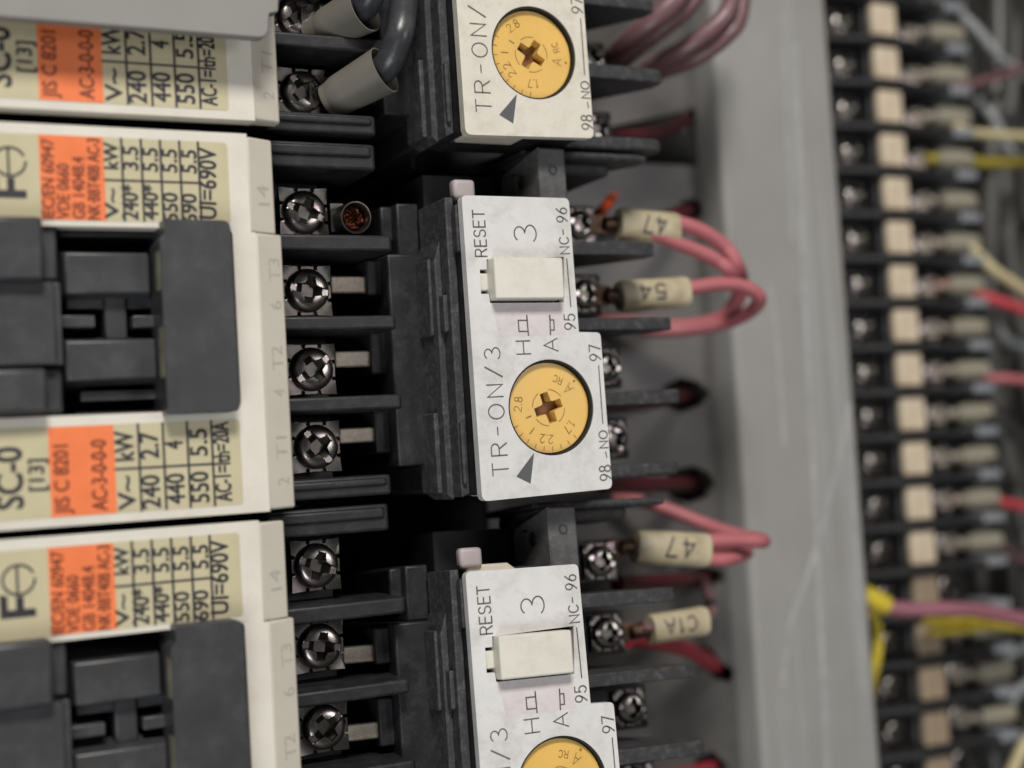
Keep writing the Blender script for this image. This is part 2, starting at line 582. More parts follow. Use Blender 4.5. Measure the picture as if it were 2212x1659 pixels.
def print_text(mb, string, S, E, cap, z, lift=0.03, bold=0.0):
    S, E = Vector(S[:2]), Vector(E[:2])
    v, f = font_mesh(string)
    x0, x1 = min(p.x for p in v), max(p.x for p in v)
    d = E - S
    kx = d.length / (x1 - x0)
    d.normalize()
    up = Vector((-d.y, d.x))
    ky = cap / cap_of('H')
    reps = [(0, 0)] if not bold else [(0, 0), (bold, 0.0), (0, bold), (bold, bold)]
    for i, (bx, by) in enumerate(reps):
        out = []
        for p in v:
            q = S + d * ((p.x - x0) * kx + bx) + up * (p.y * ky + by)
            out.append((q.x, q.y, z + lift + 0.006 * i))
        mb.add(out, f)
    return mb


# ------------------------------------------------------------------ screws (shared shapes)
def screw_bm(R=2.9, h=1.5, rot=0.0, c=(0, 0, 0), slot=True, nr=34, na=96):
    mb = MB()
    bm = mb.bm
    cr, sr = math.cos(rot), math.sin(rot)

    def height(x, y):
        r = math.hypot(x, y)
        t = min(1, r / R)
        z = h * (1 - t ** 4.2) ** 0.5
        a, b2 = x * cr + y * sr, -x * sr + y * cr
        aa, ab = abs(a), abs(b2)
        floor = z
        lim = 0.60 * R
        wq = 0.175 * R
        fil = 0.22 * R * max(0.0, 1 - max(aa, ab) / (0.5 * R)) ** 1.3
        if min(aa, ab) < wq + fil and max(aa, ab) < lim:
            floor = min(floor, h * 0.9 - max(0.3, 2.6 * (0.70 * R - max(aa, ab)) / R))
        if slot and ab < 0.165 * R and aa >= lim * 0.9:
            floor = min(floor, h * 0.62)
        return floor

    ctr = bm.verts.new((c[0], c[1], c[2] + height(0, 0)))
    rings = []
    for i in range(1, nr + 1):
        r = R * i / nr
        rings.append([bm.verts.new((c[0] + r * math.cos(2 * math.pi * j / na), c[1] + r * math.sin(2 * math.pi * j / na),
                                    c[2] + (height(r * math.cos(2 * math.pi * j / na), r * math.sin(2 * math.pi * j / na)) if i < nr else -0.2))) for j in range(na)])
    for j in range(na):
        bm.faces.new((ctr, rings[0][j], rings[0][(j + 1) % na]))
    for a, b2 in zip(rings, rings[1:]):
        for j in range(na):
            bm.faces.new((a[j], b2[j], b2[(j + 1) % na], a[(j + 1) % na]))
    for f in bm.faces:                                 # the cross recess takes a darker metal
        m_ = f.calc_center_median()
        x, y = m_.x - c[0], m_.y - c[1]
        aa, ab = abs(x * cr + y * sr), abs(-x * sr + y * cr)
        fil = 0.22 * R * max(0.0, 1 - max(aa, ab) / (0.5 * R)) ** 1.3
        if min(aa, ab) < 0.185 * R + fil and max(aa, ab) < 0.62 * R:
            f.material_index = 1
    return mb


def screw(parent, c, rot, R=2.9, wash=3.0, name='terminal_screw'):
    """a combination-slot pan head on a toothed square washer"""
    s = screw_bm(R=R, h=0.40 * R, rot=rot, c=c).build(name, M['screw'], parent, smooth=28)
    s.data.materials.append(M['recess_metal'])
    wm = MB()
    pts = []
    h = wash
    for sx, sy in ((1, 1), (-1, 1), (-1, -1), (1, -1)):
        pass
    n = 3
    outl = []
    for k in range(4):
        a = k * math.pi / 2
        for i in range(n):
            t0 = -h + 2 * h * i / n
            t1 = -h + 2 * h * (i + 0.86) / n
            for t, dd in ((t0, h), (t1, h), (t1 + 0.01, h - 0.45), (t0 + 2 * h / n - 0.01, h - 0.45)):
                if i == n - 1 and t > t1 - 0.001:
                    t, dd = (h, h)
                outl.append((c[0] + t * math.cos(a) + dd * math.sin(a), c[1] + t * math.sin(a) - dd * math.cos(a)))
    wm.prism(outl, c[2] - 0.75, c[2] - 0.15)
    w_ = wm.build('washer', M['nickel'], parent, bevel=0.12, smooth=30)
    sub(w_, s)
    return s


# ==================================================================== SETTING
back = MB().box(-400, 500, -400, 400, -92, -85).build('backplate', M['panel'], org=(0, 0, -85))
back['kind'] = 'structure'

# ==================================================================== CONTACTOR
CO = (-45.0, -15.0, -85.0)
con = thing('contactor', CO)
YT, YB = 6.25, -36.45
XL = -80.0
xb14 = px('A', 1800, 1200).x
xe14 = px('A', 1985, 1200, -1.2).x
xbT = px('B', 1893, 900).x
xeT = px('B', 2083, 900, -1.2).x
ystep = px('B', 2040, 215).y
# window for the black carrier
cy1 = px('B', 800, 172).y
cy0 = px('B', 1000, 1522).y
cx1 = px('B', 1735, 1400).x + 0.2
hm = MB()
hm.plate([(XL, YB), (xbT, YB), (xbT, ystep), (xb14, ystep), (xb14, YT), (XL, YT)],
         [rounded([(XL + 2, cy0), (cx1, cy0), (cx1, cy1), (XL + 2, cy1)], 0.8)], -2.4, 0)
housing = hm.build('housing', M['cream'], con, bevel=0.45, seg=3)
em = MB()
em.prism([(xb14 + 0.01, -0.12), (xe14, -1.5), (xe14, -3.2), (xb14 + 0.01, -3.2)], ystep + 0.02, YT - 0.25, 'y')
em.prism([(xbT + 0.01, -0.12), (xeT, -1.5), (xeT, -3.2), (xbT + 0.01, -3.2)], YB + 0.2, ystep, 'y')
edge = em.build('terminal_edge', M['cream_edge'], con, bevel=0.25)
tm = MB()


def zedge(v, x0, x1):
    return v


for s_, a, b2, reg in (('14', (1962, 1490), (1945, 1345), 'A'), ('T3', (2040, 565), (2030, 400), 'B'), ('6', (2055, 765), (2045, 705), 'B'),
                       ('T2', (2065, 1205), (2050, 1035), 'B'), ('4', (2075, 1400), (2070, 1345), 'B'), ('T1', (2090, 380), (2085, 215), 'C'), ('2', (2105, 565), (2100, 510), 'C')):
    A_, B_ = px(reg, *a, -1.0), px(reg, *b2, -1.0)
    ref = (xb14, xe14) if s_ == '14' else (xbT, xeT)
    n0 = len(tm.bm.verts)
    print_text(tm, s_, A_, B_, 1.45, 0.0)
    tm.bm.verts.ensure_lookup_table()
    for v in tm.bm.verts[n0:]:
        v.co.z = -0.12 - (v.co.x - ref[0]) / (ref[1] - ref[0]) * 1.38 + 0.03
sub(tm.build('edge_marking', M['inkgrey'], con), edge)


def rating(name, corners, z=0.08):
    """tan label plate from four photographed corners"""
    return MB().prism(rounded([(c.x, c.y) for c in corners], [0, 0.0, 0.7, 0.7]), 0.0, z).build(name, M['label'], con, bevel=0.02)


# upper label
UL = [P(-170, px('A', 0, 950).y, 0), None]
uy1 = px('A', 900, 1003).y
uy0 = px('B', 700, 128).y
ux1 = px('A', 1652, 1150).x
lab1 = MB().prism(rounded([(XL + 1, uy0), (ux1, uy0), (ux1, uy1), (XL + 1, uy1)], [0, 0.5, 0.5, 0]), 0.002, 0.05).build('rating_label', M['label'], con)
ox0, ox1 = px('A', 290, 1300).x, px('A', 760, 1300).x
ob = MB().prism([(ox0, uy0 + 0.02), (ox1, uy0 + 0.02), (ox1, uy1 - 0.02), (ox0, uy1 - 0.02)], 0.052, 0.065).build('orange_band', M['orange'], con)
sub(ob, lab1)
k1 = MB()
zt = 0.06


def line(mb, a, b2, wd, z):
    mb.ribbon([(a.x, a.y), (b2.x, b2.y)], wd, lambda q: (q.x, q.y, z))


for xz in (885, 1027, 1166, 1306, 1441):
    xx = px('A', xz + 6, 1300).x
    line(k1, Vector((xx, uy0 + 0.1, 0)), Vector((xx, uy1 - 0.1, 0)), 0.27, zt + 0.02)
yy = px('A', 1100, 1318).y
line(k1, Vector((ox1, yy, 0)), Vector((px('A', 1447, 1300).x, yy, 0)), 0.24, zt + 0.035)
for s_, x_, y0_, y1_, cp in (('V~', 862, 1592, 1375, 72), ('kW', 860, 1232, 1045, 78), ('240*', 1005, 1600, 1350, 88), ('3.5', 1005, 1240, 1073, 85),
                             ('440*', 1150, 1600, 1350, 82), ('5.5', 1147, 1250, 1083, 85), ('550', 1292, 1612, 1408, 82), ('5.5', 1287, 1257, 1092, 85),
                             ('690', 1430, 1622, 1415, 85), ('5.5', 1428, 1262, 1098, 85), ('UI=690V', 1572, 1592, 1085, 100)):
    print_text(k1, s_, px('A', x_, y0_), px('A', x_ - 4, y1_), cp * 0.2976 / 15.6, zt, bold=0.085)
# the maker's emblem: a slab F beside a ringed e
A_ = px('A', 195, 1440)
sm = 0.2976 / 16.2


def emblem(mb, x0, y0, s, z):
    """x0 (right foot), y0 (low end); reads upward"""
    def T(u, v):
        return (x0 - v * s, y0 + u * s)
    mb.plate([T(0, 0), T(0.24, 0.0), T(0.24, 0.34), T(0.62, 0.34), T(0.62, 0.56), T(0.24, 0.56), T(0.24, 0.8), T(0.66, 0.8), T(0.72, 1.02), T(0.0, 1.02)], [], z, z + 0.01)
    pts = [T(*p) for p in arc(1.12, 0.46, 0.44, 0.46, -62, 270, 40)]
    mb.ribbon(pts, 0.075 * s, lambda q: (q.x, q.y, z + 0.02))
    mb.ribbon([T(0.68, 0.50), T(1.56, 0.50)], 0.075 * s, lambda q: (q.x, q.y, z + 0.035))


emblem(k1, px('A', 195, 1440).x, px('A', 195, 1440).y, (px('A', 195, 1075).y - px('A', 195, 1440).y) / 1.56, zt + 0.02)
sub(k1.build('printing', M['ink'], con), lab1)
k2 = MB()
for s_, x_, y0_, y1_ in (('IEC/EN 60947', 397, 1590, 1015), ('VDE 0660', 507, 1592, 1195), ('GB 14048.4', 618, 1592, 1145), ('NK·BBT40B AC-3', 727, 1597, 1012)):
    print_text(k2, s_, px('A', x_, y0_), px('A', x_ - 8, y1_), 66 * 0.2976 / 15.8, 0.07, bold=0.05)
sub(k2.build('band_printing', M['inkbrown'], con), lab1)
# lower label
ly1 = px('C', 900, 128).y
ly0 = px('C', 900, 772).y
lx1 = px('C', 1752, 400).x
lab2 = MB().prism(rounded([(XL + 1, ly0), (lx1, ly0), (lx1, ly1), (XL + 1, ly1)], [0, 0.5, 0.5, 0]), 0.002, 0.05).build('rating_label', M['label'], con)
ox0, ox1 = px('C', 360, 480).x, px('C', 838, 480).x
ob2 = MB().prism([(ox0, ly0 + 0.02), (ox1, ly0 + 0.02), (ox1, ly1 - 0.02), (ox0, ly1 - 0.02)], 0.052, 0.065).build('orange_band', M['orange'], con)
sub(ob2, lab2)
k3 = MB()
for xz in (1013, 1193, 1369, 1546):
    xx = px('C', xz, 430).x
    line(k3, Vector((xx, ly0 + 0.1, 0)), Vector((xx, ly1 - 0.1, 0)), 0.27, zt + 0.02)
yy = px('C', 1150, 440).y
line(k3, Vector((ox1, yy, 0)), Vector((px('C', 1546, 430).x, yy, 0)), 0.24, zt + 0.035)
for s_, x0_, y0_, x1_, y1_, cp in (('SC-0', 175, 742, 158, 300, 140), ('[13]', 325, 612, 318, 385, 82), ('V~', 990, 745, 975, 505, 95), ('kW', 975, 392, 965, 182, 105),
                                   ('240', 1168, 738, 1155, 500, 102), ('2.7', 1155, 378, 1143, 188, 102), ('440', 1345, 706, 1335, 490, 100), ('4', 1328, 308, 1325, 252, 100),
                                   ('550', 1522, 695, 1510, 475, 102), ('5.5', 1508, 358, 1498, 165, 100), ('AC-1=Ith=20A', 1685, 688, 1655, 115, 92)):
    print_text(k3, s_, px('C', x0_, y0_), px('C', x1_, y1_), cp * 0.2976 / 15.9, zt, bold=0.085 if s_ != 'SC-0' else 0.13)
sub(k3.build('printing', M['ink'], con), lab2)
k4 = MB()
for s_, x0_, y0_, x1_, y1_, cp in (('JIS C 8201', 508, 780, 492, 282, 78), ('AC-3-0-0-0', 782, 755, 768, 245, 82)):
    print_text(k4, s_, px('C', x0_, y0_), px('C', x1_, y1_), cp * 0.2976 / 15.9, 0.07, bold=0.06)
sub(k4.build('band_printing', M['inkbrown'], con), lab2)

# black moving carrier in its window
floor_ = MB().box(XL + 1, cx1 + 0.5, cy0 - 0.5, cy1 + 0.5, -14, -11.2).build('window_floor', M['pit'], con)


def b2w(x, y, z):
    v = px('B', x, y, z)
    return v.x, v.y


bx0, by1 = b2w(1150, 112, 2.6)
bx1, by0 = b2w(1742, 1508, 2.6)
cm = MB()
outl = rounded([(bx0, by0), (bx1, by0), (bx1, by1), (bx0 + 0.6, by1), (bx0 + 0.6, by1 - 1.6), (bx0, by1 - 2.4)], [0.2, 0.6, 1.0, 0.1, 0.2, 0.2])
cm.prism(outl, -10, 2.6)
end_bar = cm.build('end_bar', M['satin'], con, bevel=0.35, seg=3)
c3 = MB()
we = MB()  # yellowish strips along the bar's left side
we.box(bx0 - 0.06, bx0 - 0.005, by1 - 7.6, by1 - 3.4, 0.3, 2.1)
we.box(bx0 - 0.06, bx0 - 0.005, by0 + 4.0, by0 + 9.4, 0.3, 2.1)
sub(we.build('yellowish_edge', M['yellowish'], con), end_bar)
for (x0_, y0_, x1_, y1_, z) in ((-300, 95, 300, 560, 2.4), (-300, 95, 400, 568, -0.6), (-300, 1195, 330, 1545, 2.4), (-300, 1190, 445, 1552, -0.6)):
    a, b2 = b2w(x0_, y1_, z)
    c, d = b2w(x1_, y0_, z)
    c3.frustum(a, c + 0.1, b2, d, -10 if z < 0 else -0.58, z, 0.0)
    
guide = c3.build('guide_block', M['satin'], con, bevel=0.45, seg=2)
c4 = MB()
a, b2 = b2w(-300, 1188, 0.8)
c, d = b2w(388, 568, 0.8)
c4.box(a, c, b2, d, -9, 0.8)
c4.box(c + 0.02, c + 0.75, b2, d, -9, 0.3)
centre = c4.build('carrier_plate', M['satin'], con, bevel=0.12)
c5 = MB()
for (x0_, y0_, x1_, y1_) in ((445, 330, 1130, 690), (452, 955, 1180, 1325)):
    z = -1.2
    a, b2 = b2w(x0_ - 20, y1_ + 20, z)
    c, d = b2w(x1_, y0_ - 20, z)
    c5.frustum(a - 0.3, c + 0.3, b2 - 0.3, d + 0.3, -8, z, 1.1)
a, b2 = b2w(765, 960, -3)
c, d = b2w(918, 700, -3)
c5.box(a, c, b2 - 0.5, d + 0.5, -9, -3)
a, b2 = b2w(480, 770, -3.5)
c, d = b2w(1120, 690, -3.5)
c5.box(a, c, b2, d + 1, -9, -3.5)
mid = c5.build('carrier_block', M['satin'], con, bevel=0.25)
c6 = MB()
for (x0_, y0_, x1_, y1_) in ((425, 812, 690, 905), (965, 812, 1160, 902)):
    z = -2.2
    a, b2 = b2w(x0_, y1_, z)
    c, d = b2w(x1_, y0_, z)
    c6.box(a, c, b2, d, -9, z)
c6.build('carrier_tongue', M['satin'], con, bevel=0.15)
c7 = MB()
a, b2 = b2w(590, 1440, -3)
c, d = b2w(1165, 1350, -3)
c7.box(a, c, b2, d, -9, -3)
a, b2 = b2w(560, 1530, -0.8)
c, d = b2w(1200, 1500, -0.8)
c7.box(a, c, b2, d, -9, -0.8)
a, b2 = b2w(430, 240, -4)
c, d = b2w(1190, 200, -4)
c7.box(a, c, b2, d, -9, -4)
c7.build('carrier_rail', M['satin'], con, bevel=0.2)

# black base under it, with terminals and barriers
bm_ = MB()
bm_.box(XL, xeT + 0.2, YB + 0.5, YT - 0.5, -85, -13.1)
bm_.plate([(XL, YB + 0.3), (xbT - 0.3, YB + 0.3), (xbT - 0.3, ystep), (xb14 - 0.3, ystep), (xb14 - 0.3, YT - 0.3), (XL, YT - 0.3)],
          [[(XL + 2, cy0 - 0.1), (cx1 + 0.1, cy0 - 0.1), (cx1 + 0.1, cy1 + 0.1), (XL + 2, cy1 + 0.1)]], -13.09, -2.42)
bm_.box(xb14 - 0.29, xe14 - 0.3, ystep + 0.1, YT - 0.5, -13.09, -3.25)
bm_.box(xbT - 0.29, xeT - 0.3, YB + 0.5, ystep, -13.09, -3.25)
bm_.box(xeT + 0.25, -12.5, YB + 0.8, YT - 0.8, -85, -17)
bm_.build('base', M['black'], con, bevel=0.2)
FINS = [('E', 1030, 1250, 885, 0.45, -7.5), ('F', 405, 590, 1010, 0.75, -7.0), ('F', 995, 1165, 1040, 0.75, -7.0), ('G', 290, 430, 1085, 0.6, -7.0), ('G', 880, 1060, 1005, 0.8, -7.0)]
for i, (reg, y0_, y1_, xt, rr, z) in enumerate(FINS):
    t = px(reg, 600, y0_ + 5, z).y
    bb = px(reg, 600, y1_ - (60 if i in (1, 2) else 25), z).y
    xt = px(reg, xt, y0_ + 60, z).x
    fm = MB()
    fm.prism(rounded([(xeT - 1, z), (xt, z), (xt, -20), (xeT - 1, -20)], [0, 0.8, 0.5, 0]), bb, t, 'y')
    if i in (0, 4):                                   # a rib along the end barriers
        ym = bb + (t - bb) * 0.45
        fm.prism(rounded([(xeT - 1, z + 0.45), (xt - 0.6, z + 0.45), (xt - 0.6, -20), (xeT - 1, -20)], [0, 0.8, 0.5, 0]), ym, t - 0.35, 'y')
    fm.build('barrier', M['black'], con, bevel=rr, seg=3)
SCR = [('F', 385, 240, 70), ('F', 410, 810, 80), ('F', 440, 1385, 125), ('G', 475, 660, 38)]
for reg, x_, y_, ang in SCR:
    c = px(reg, x_, y_, -11.5)
    screw(con, (c.x, c.y, -12.6), math.radians(ang - 90), R=2.75, wash=3.15)

for ch in children(con):
    pass
con_copy1 = copy_tree(con)
con_copy1.location = (Vector(CO) + Vector((0.58, 44.25, 0))) * U
con_copy3 = copy_tree(con)
con_copy3.location = (Vector(CO) + Vector((-0.85, -43.62, 0))) * U
g = 'contactors mounted side by side'
tag(con, 'cream contactor with its whole black carrier in view, between two others', 'contactor', g)
tag(con_copy1, 'dim cream contactor partly under the grey plastic cover', 'contactor', g)
tag(con_copy3, 'brightly lit cream contactor cut off by the lower picture edge', 'contactor', g)

# ==================================================================== OVERLOAD RELAY
RO = (8.0, -18.0, -85.0)
rel = thing('overload_relay', RO)
fpoly = [(-0.25, 0.0), (14.6, 0.05), (14.85, -16.9), (17.95, -17.0), (18.25, -36.75), (0.1, -37.15)]
dc = (10.32, -26.2)
dr = 5.95
# stepped slot for the reset slider
sl = [px('F', 1690, 592), px('J', 590, 575), px('J', 592, 905), px('F', 1715, 908), px('F', 1705, 842), px('F', 1650, 842), px('F', 1640, 665), px('F', 1690, 665)]
fp = MB()
fp.plate(rounded(fpoly, [0.7, 0.7, 0.1, 0.6, 0.8, 0.9]), [circ(dc, dr, 64), [(p.x, p.y) for p in sl]], -1.3, 0)
face = fp.build('face_plate', M['white'], rel, bevel=0.18, seg=3)
# pinkish stain on the plate under the slider
ps = [px('J', 75, 925), px('J', 588, 912), px('J', 602, 1140), px('J', 120, 1148)]
sub(MB().prism([(p.x, p.y) for p in ps], 0.004, 0.012).build('stain', M['patch'], rel), face)
t1 = MB()


def st(string, reg, a, b2, cap, wd=0.14, reg2=None, gap=0.28):
    strokes(t1, string, px(reg, *a), px(reg2 or reg, *b2), cap * 0.2976 / 15.6, wd, 0.0, gap)


st('RESET', 'F', (1692, 570), (1668, 238), 82, 0.17)
st('3', 'J', (392, 465), (385, 345), 160, 0.17)
st('NC-', 'J', (632, 550), (615, 375), 68, 0.16)
st('96', 'J', (615, 322), (608, 220), 78, 0.16)
st('95', 'J', (675, 1100), (668, 990), 80, 0.16)
st('H', 'J', (350, 1277), (343, 1183), 100, 0.15)
st('A', 'J', (548, 1258), (540, 1165), 100, 0.15)
st('97', 'J', (858, 1325), (850, 1213), 82, 0.16)
st('98', 'K', (935, 900), (925, 795), 84, 0.16)
st('-', 'K', (925, 735), (915, 690), 50, 0.16)
st('NO', 'K', (910, 668), (902, 545), 62, 0.16)
st('TR-ON/3', 'G', (1848, 865), (1782, 1232), 110, 0.15, 'F', 0.42)
for reg, a, b2, wd in (('J', (610, 590), (640, 935), 0.15), ('K', (842, 75), (872, 492), 0.15),
                       ('J', (320, 1000), (332, 1142), 0.18), ('J', (487, 1000), (492, 1138), 0.18)):
    line(t1, px(reg, *a), px(reg, *b2), wd, 0.05)
for reg, pts in (('J', [(320, 1035), (258, 1035), (264, 1115), (328, 1115)]), ('J', [(489, 1032), (516, 1032), (520, 1105), (491, 1105)])):
    t1.ribbon([(p.x, p.y) for p in (px(reg, *q) for q in pts)], 0.17, lambda q: (q.x, q.y, 0.035))
sub(t1.build('printing', M['inkthin'], rel), face)
ar = MB()
ar.prism([(p.x, p.y) for p in (px('K', 374, 705), px('K', 245, 878), px('K', 348, 930))], 0.004, 0.03)
sub(ar.build('arrow_mark', mat('arrow_grey', (0.075, 0.075, 0.08), 0.5), rel), face)
# white core under the plate
cb = MB()
cb.box(1.4, 9.6, -36.6, -34.0, -6.5, -1.32)
cb.box(1.4, 9.6, -33.99, -17.6, -6.5, -3.4)
cb.box(1.4, 9.6, -17.59, -5.0, -6.5, -5.0)
cb.box(1.4, 9.6, -4.99, -0.5, -6.5, -1.32)
cb.prism([(1.8, 0.85), (7.4, 0.85), (8.4, 0.1), (9.4, -0.6), (1.8, -0.6)], -6.5, -5.2)
core = cb.build('plate_core', M['cream_edge'], rel, bevel=0.3)
# dial
dm = MB()
zd = -0.85
cross = []
aa = math.radians(17)
L_, W_ = 1.95, 0.60
for k in range(4):
    a = aa + k * math.pi / 2
    for u, v in ((W_, -W_), (L_, -W_ * 0.92), (L_, W_ * 0.92)):
        cross.append((dc[0] + u * math.cos(a) - v * math.sin(a), dc[1] + u * math.sin(a) + v * math.cos(a)))
cross = rounded(cross, [0.3, 0.05, 0.05] * 4, 4)
dm.plate(circ(dc, dr - 0.34, 64), [cross], -2.4, zd)
dial = dm.build('dial', M['dial'], rel, bevel=0.25, seg=3)
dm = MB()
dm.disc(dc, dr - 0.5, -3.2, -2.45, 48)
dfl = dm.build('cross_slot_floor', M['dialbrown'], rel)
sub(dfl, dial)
cl_ = MB()
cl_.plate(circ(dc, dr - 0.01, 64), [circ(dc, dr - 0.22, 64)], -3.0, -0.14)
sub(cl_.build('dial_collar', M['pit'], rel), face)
dr_ = MB()
ring = [(dc[0] + 2.05 * math.cos(t * math.pi / 20), dc[1] + 2.05 * math.sin(t * math.pi / 20)) for t in range(41)]
for k in range(4):                                     # the ring round the slot, in four arcs between the arms
    a = aa + k * math.pi / 2 + math.pi / 4
    dr_.ribbon([(dc[0] + 2.25 * math.cos(a + t), dc[1] + 2.25 * math.sin(a + t)) for t in [(-0.42 + 0.084 * i) for i in range(11)]], 0.10, lambda q: (q.x, q.y, zd + 0.02))


def dial_text(string, ang, rad, cap, wd=0.10, flip=False, mb=None):
    mb = mb or dr_
    a = math.radians(ang)
    c = Vector((dc[0] + rad * math.cos(a), dc[1] + rad * math.sin(a)))
    t = Vector((math.sin(a), -math.cos(a)))            # reads clockwise, tops outward
    if flip:
        t = -t
    upv = Vector((-t.y, t.x))
    ln = cap * (sum(GL[ch][0] for ch in string) + 0.28 * (len(string) - 1)) * 0.9
    S = c - t * ln / 2 - upv * cap / 2
    strokes(mb, string, S, S + t * ln, cap, wd, zd, lift=0.02)


RELDIAL = [('2.8', 172, 4.25, 1.05), ('2.2', 262, 3.9, 1.05), ('1.7', 318, 3.7, 1.05), ('A', 38, 3.7, 1.35), ('RC', 66, 3.75, 0.85)]
for s_, a, r_, cp in RELDIAL:
    dial_text(s_, a, r_, cp, flip=s_ in ('A', 'RC'))
for i in range(9):
    a = math.radians(205 + i * 13.5)
    dr_.ribbon([(dc[0] + r_ * math.cos(a), dc[1] + r_ * math.sin(a)) for r_ in (4.85, 5.4)], 0.10, lambda q: (q.x, q.y, zd + 0.02))
for a, r0, r1 in ((200, 2.7, 3.4), (228, 3.3, 4.2)):
    a = math.radians(a)
    dr_.ribbon([(dc[0] + r_ * math.cos(a), dc[1] + r_ * math.sin(a)) for r_ in (r0, r1)], 0.16, lambda q: (q.x, q.y, zd + 0.02))
a = math.radians(40)
dr_.plate(circ((dc[0] + 5.0 * math.cos(a), dc[1] + 5.0 * math.sin(a)), 0.17, 12), [], zd + 0.01, zd + 0.03)
sub(dr_.build('printing', M['inkdial'], rel), dial)
# reset slider
zs = 1.7
s0, s1 = px('J', 100, 880, zs), px('J', 578, 578, zs)
rs = MB()
rs.prism(rounded([(s0.x, s0.y), (s1.x + 0.1, s0.y), (s1.x + 0.1, s1.y), (s0.x, s1.y)], 0.35), -4, zs)
n0, n1 = px('F', 1640, 820, -0.4), px('F', 1760, 690, -0.4)
rs.box(n0.x + 0.05, s0.x + 0.1, n0.y, n1.y, -4, -0.4)
rs.build('reset_slider', M['slider'], rel, bevel=0.75, seg=4)
# dark body
bd = MB()
bd.prism(rounded([(1.2, 0.35), (14.2, 0.3), (14.2, -16.6), (17.4, -16.6), (17.4, -36.4), (1.2, -36.5)], 0.3), -12, -6.6)
bd.prism([(0.2, -0.6), (1.3, -0.6), (1.3, -36.4), (0.2, -36.4)], -12, -1.6)
bd.box(9.8, 14.2, -4.9, -0.8, -6.6, -1.4)
bd.box(9.8, 14.2, -17.0, -4.9, -6.6, -5.0)
bd.box(13.6, 14.2, -17.0, -4.9, -5.0, -1.4)
bd.box(9.8, 17.4, -33.5, -17.0, -6.6, -3.4)
bd.box(16.6, 17.4, -33.5, -17.2, -3.4, -1.4)
bd.box(9.8, 17.4, -36.4, -33.5, -6.6, -1.4)
bd.box(3, 20, -36.5, 0.3, -85, -24)
body = bd.build('body', M['black'], rel, bevel=0.15)
fl = MB()
# stepped left flank
fl.prism([(-1.0, 0.4), (0.15, 0.4), (0.15, -36.2), (-1.0, -36.6)], -12, -3.4)
fl.prism([(-1.9, -7.2), (-1.0, -4.6), (-1.0, -36.9), (-1.9, -36.2)], -12, -5.6)
fl.box(-0.42, 0.5, -6.6, -0.8, -3, -1.7)
fl.box(-1.6, -0.95, -16.2, -11.6, -6, -4.2)
fl.box(-2.4, -1.9, -16.4, -6.8, -12, -6.6)
fl.box(-2.6, -1.9, -36.0, -26.0, -12, -6.9)
fl.box(-0.9, -0.35, -35.0, -27.4, -4, -2.75)
flank = fl.build('flank', M['matt'], rel, bevel=0.18)
ft = MB()
ft.box(-6.2, -1.2, -32.4, -5.6, -60, -10.5)
for y0_, y1_ in ((-30.6, -24.4), (-20.6, -14.6), (-10.6, -6.0)):
    ft.box(-8.2, -6.1, y0_, y1_, -60, -12.7)
ft.box(-1.6, 1.0, -36.0, -32.4, -60, -12.5)
ft.box(-3.6, -0.5, -5.6, 1.4, -60, -13.0)
ft.box(-5.2, -3.5, -3.4, 1.2, -60, -14.5)
ft.build('lead_housing', M['black'], rel, bevel=0.3)
# three lead bars to the contactor
for reg, x0_, x1_, y0_, y1_ in (('F', 560, 905, 712, 838), ('F', 590, 930, 1250, 1378), ('G', 620, 950, 512, 640)):
    zb = -13.4
    a, c = px(reg, x0_, y1_, zb), px(reg, x1_, y0_, zb)
    MB().box(a.x, c.x + 0.8, a.y, c.y, zb - 0.9, zb).build('lead_bar', M['tin'], rel, bevel=0.25, seg=3)
# mounting bracket above the plate
zk = -4.2
k0, k1_, kk = px('I', 412, 1300, zk), px('I', 612, 1300, zk), px('I', 412, 1068, zk)
xl = px('I', 135, 1330, -12).x
bk = MB()
bk.prism([(k0.x, zk), (k1_.x, zk), (k1_.x, -16), (k0.x, -16)], -0.6, kk.y, 'y')
brk = bk.build('bracket', M['dusty_light'], rel, bevel=0.3)
bk = MB()
n_ = Vector((k0.x - xl, 0, zk + 12)).normalized()
hc = px('I', 318, 1325, -8.2)
ln = math.hypot(k0.x - xl, zk + 12)


def tr_slope(v):
    d = n_
    nrm = Vector((-d.z, 0, d.x))
    o = Vector((xl, 0, -12))
    return o + d * v.x + Vector((0, v.y, 0)) + nrm * v.z


hs = (Vector((hc.x - xl, 0, hc.z + 12))).dot(n_)
bk.plate([(0, -0.6), (ln - 0.02, -0.6), (ln - 0.02, kk.y), (0.6, kk.y - 2.2), (0, kk.y - 3.0)], [circ((hs, hc.y), 1.05, 24)], -0.6, 0, tr_slope)
sub(bk.build('bracket_slope', M['dusty_light'], rel, bevel=0.1), brk)
rc = px('I', 510, 1232, zk)
bk = MB()
bk.plate(circ((rc.x, rc.y), 0.62, 24), [circ((rc.x, rc.y), 0.45, 24)], zk - 0.02, zk + 0.12)
sub(bk.build('bracket_ring', M['matt'], rel), brk)
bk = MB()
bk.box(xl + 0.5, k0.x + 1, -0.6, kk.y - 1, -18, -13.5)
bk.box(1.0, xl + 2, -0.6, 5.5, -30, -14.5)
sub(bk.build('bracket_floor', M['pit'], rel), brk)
# pinkish catch between the brackets
c0, c1 = px('E', 1455, 1440, -4.5), px('E', 1605, 1302, -4.5)
MB().box(c0.x, c1.x, c0.y, c1.y, -6.2, -4.5).build('catch', M['pinkish'], rel, bevel=0.5, seg=3)
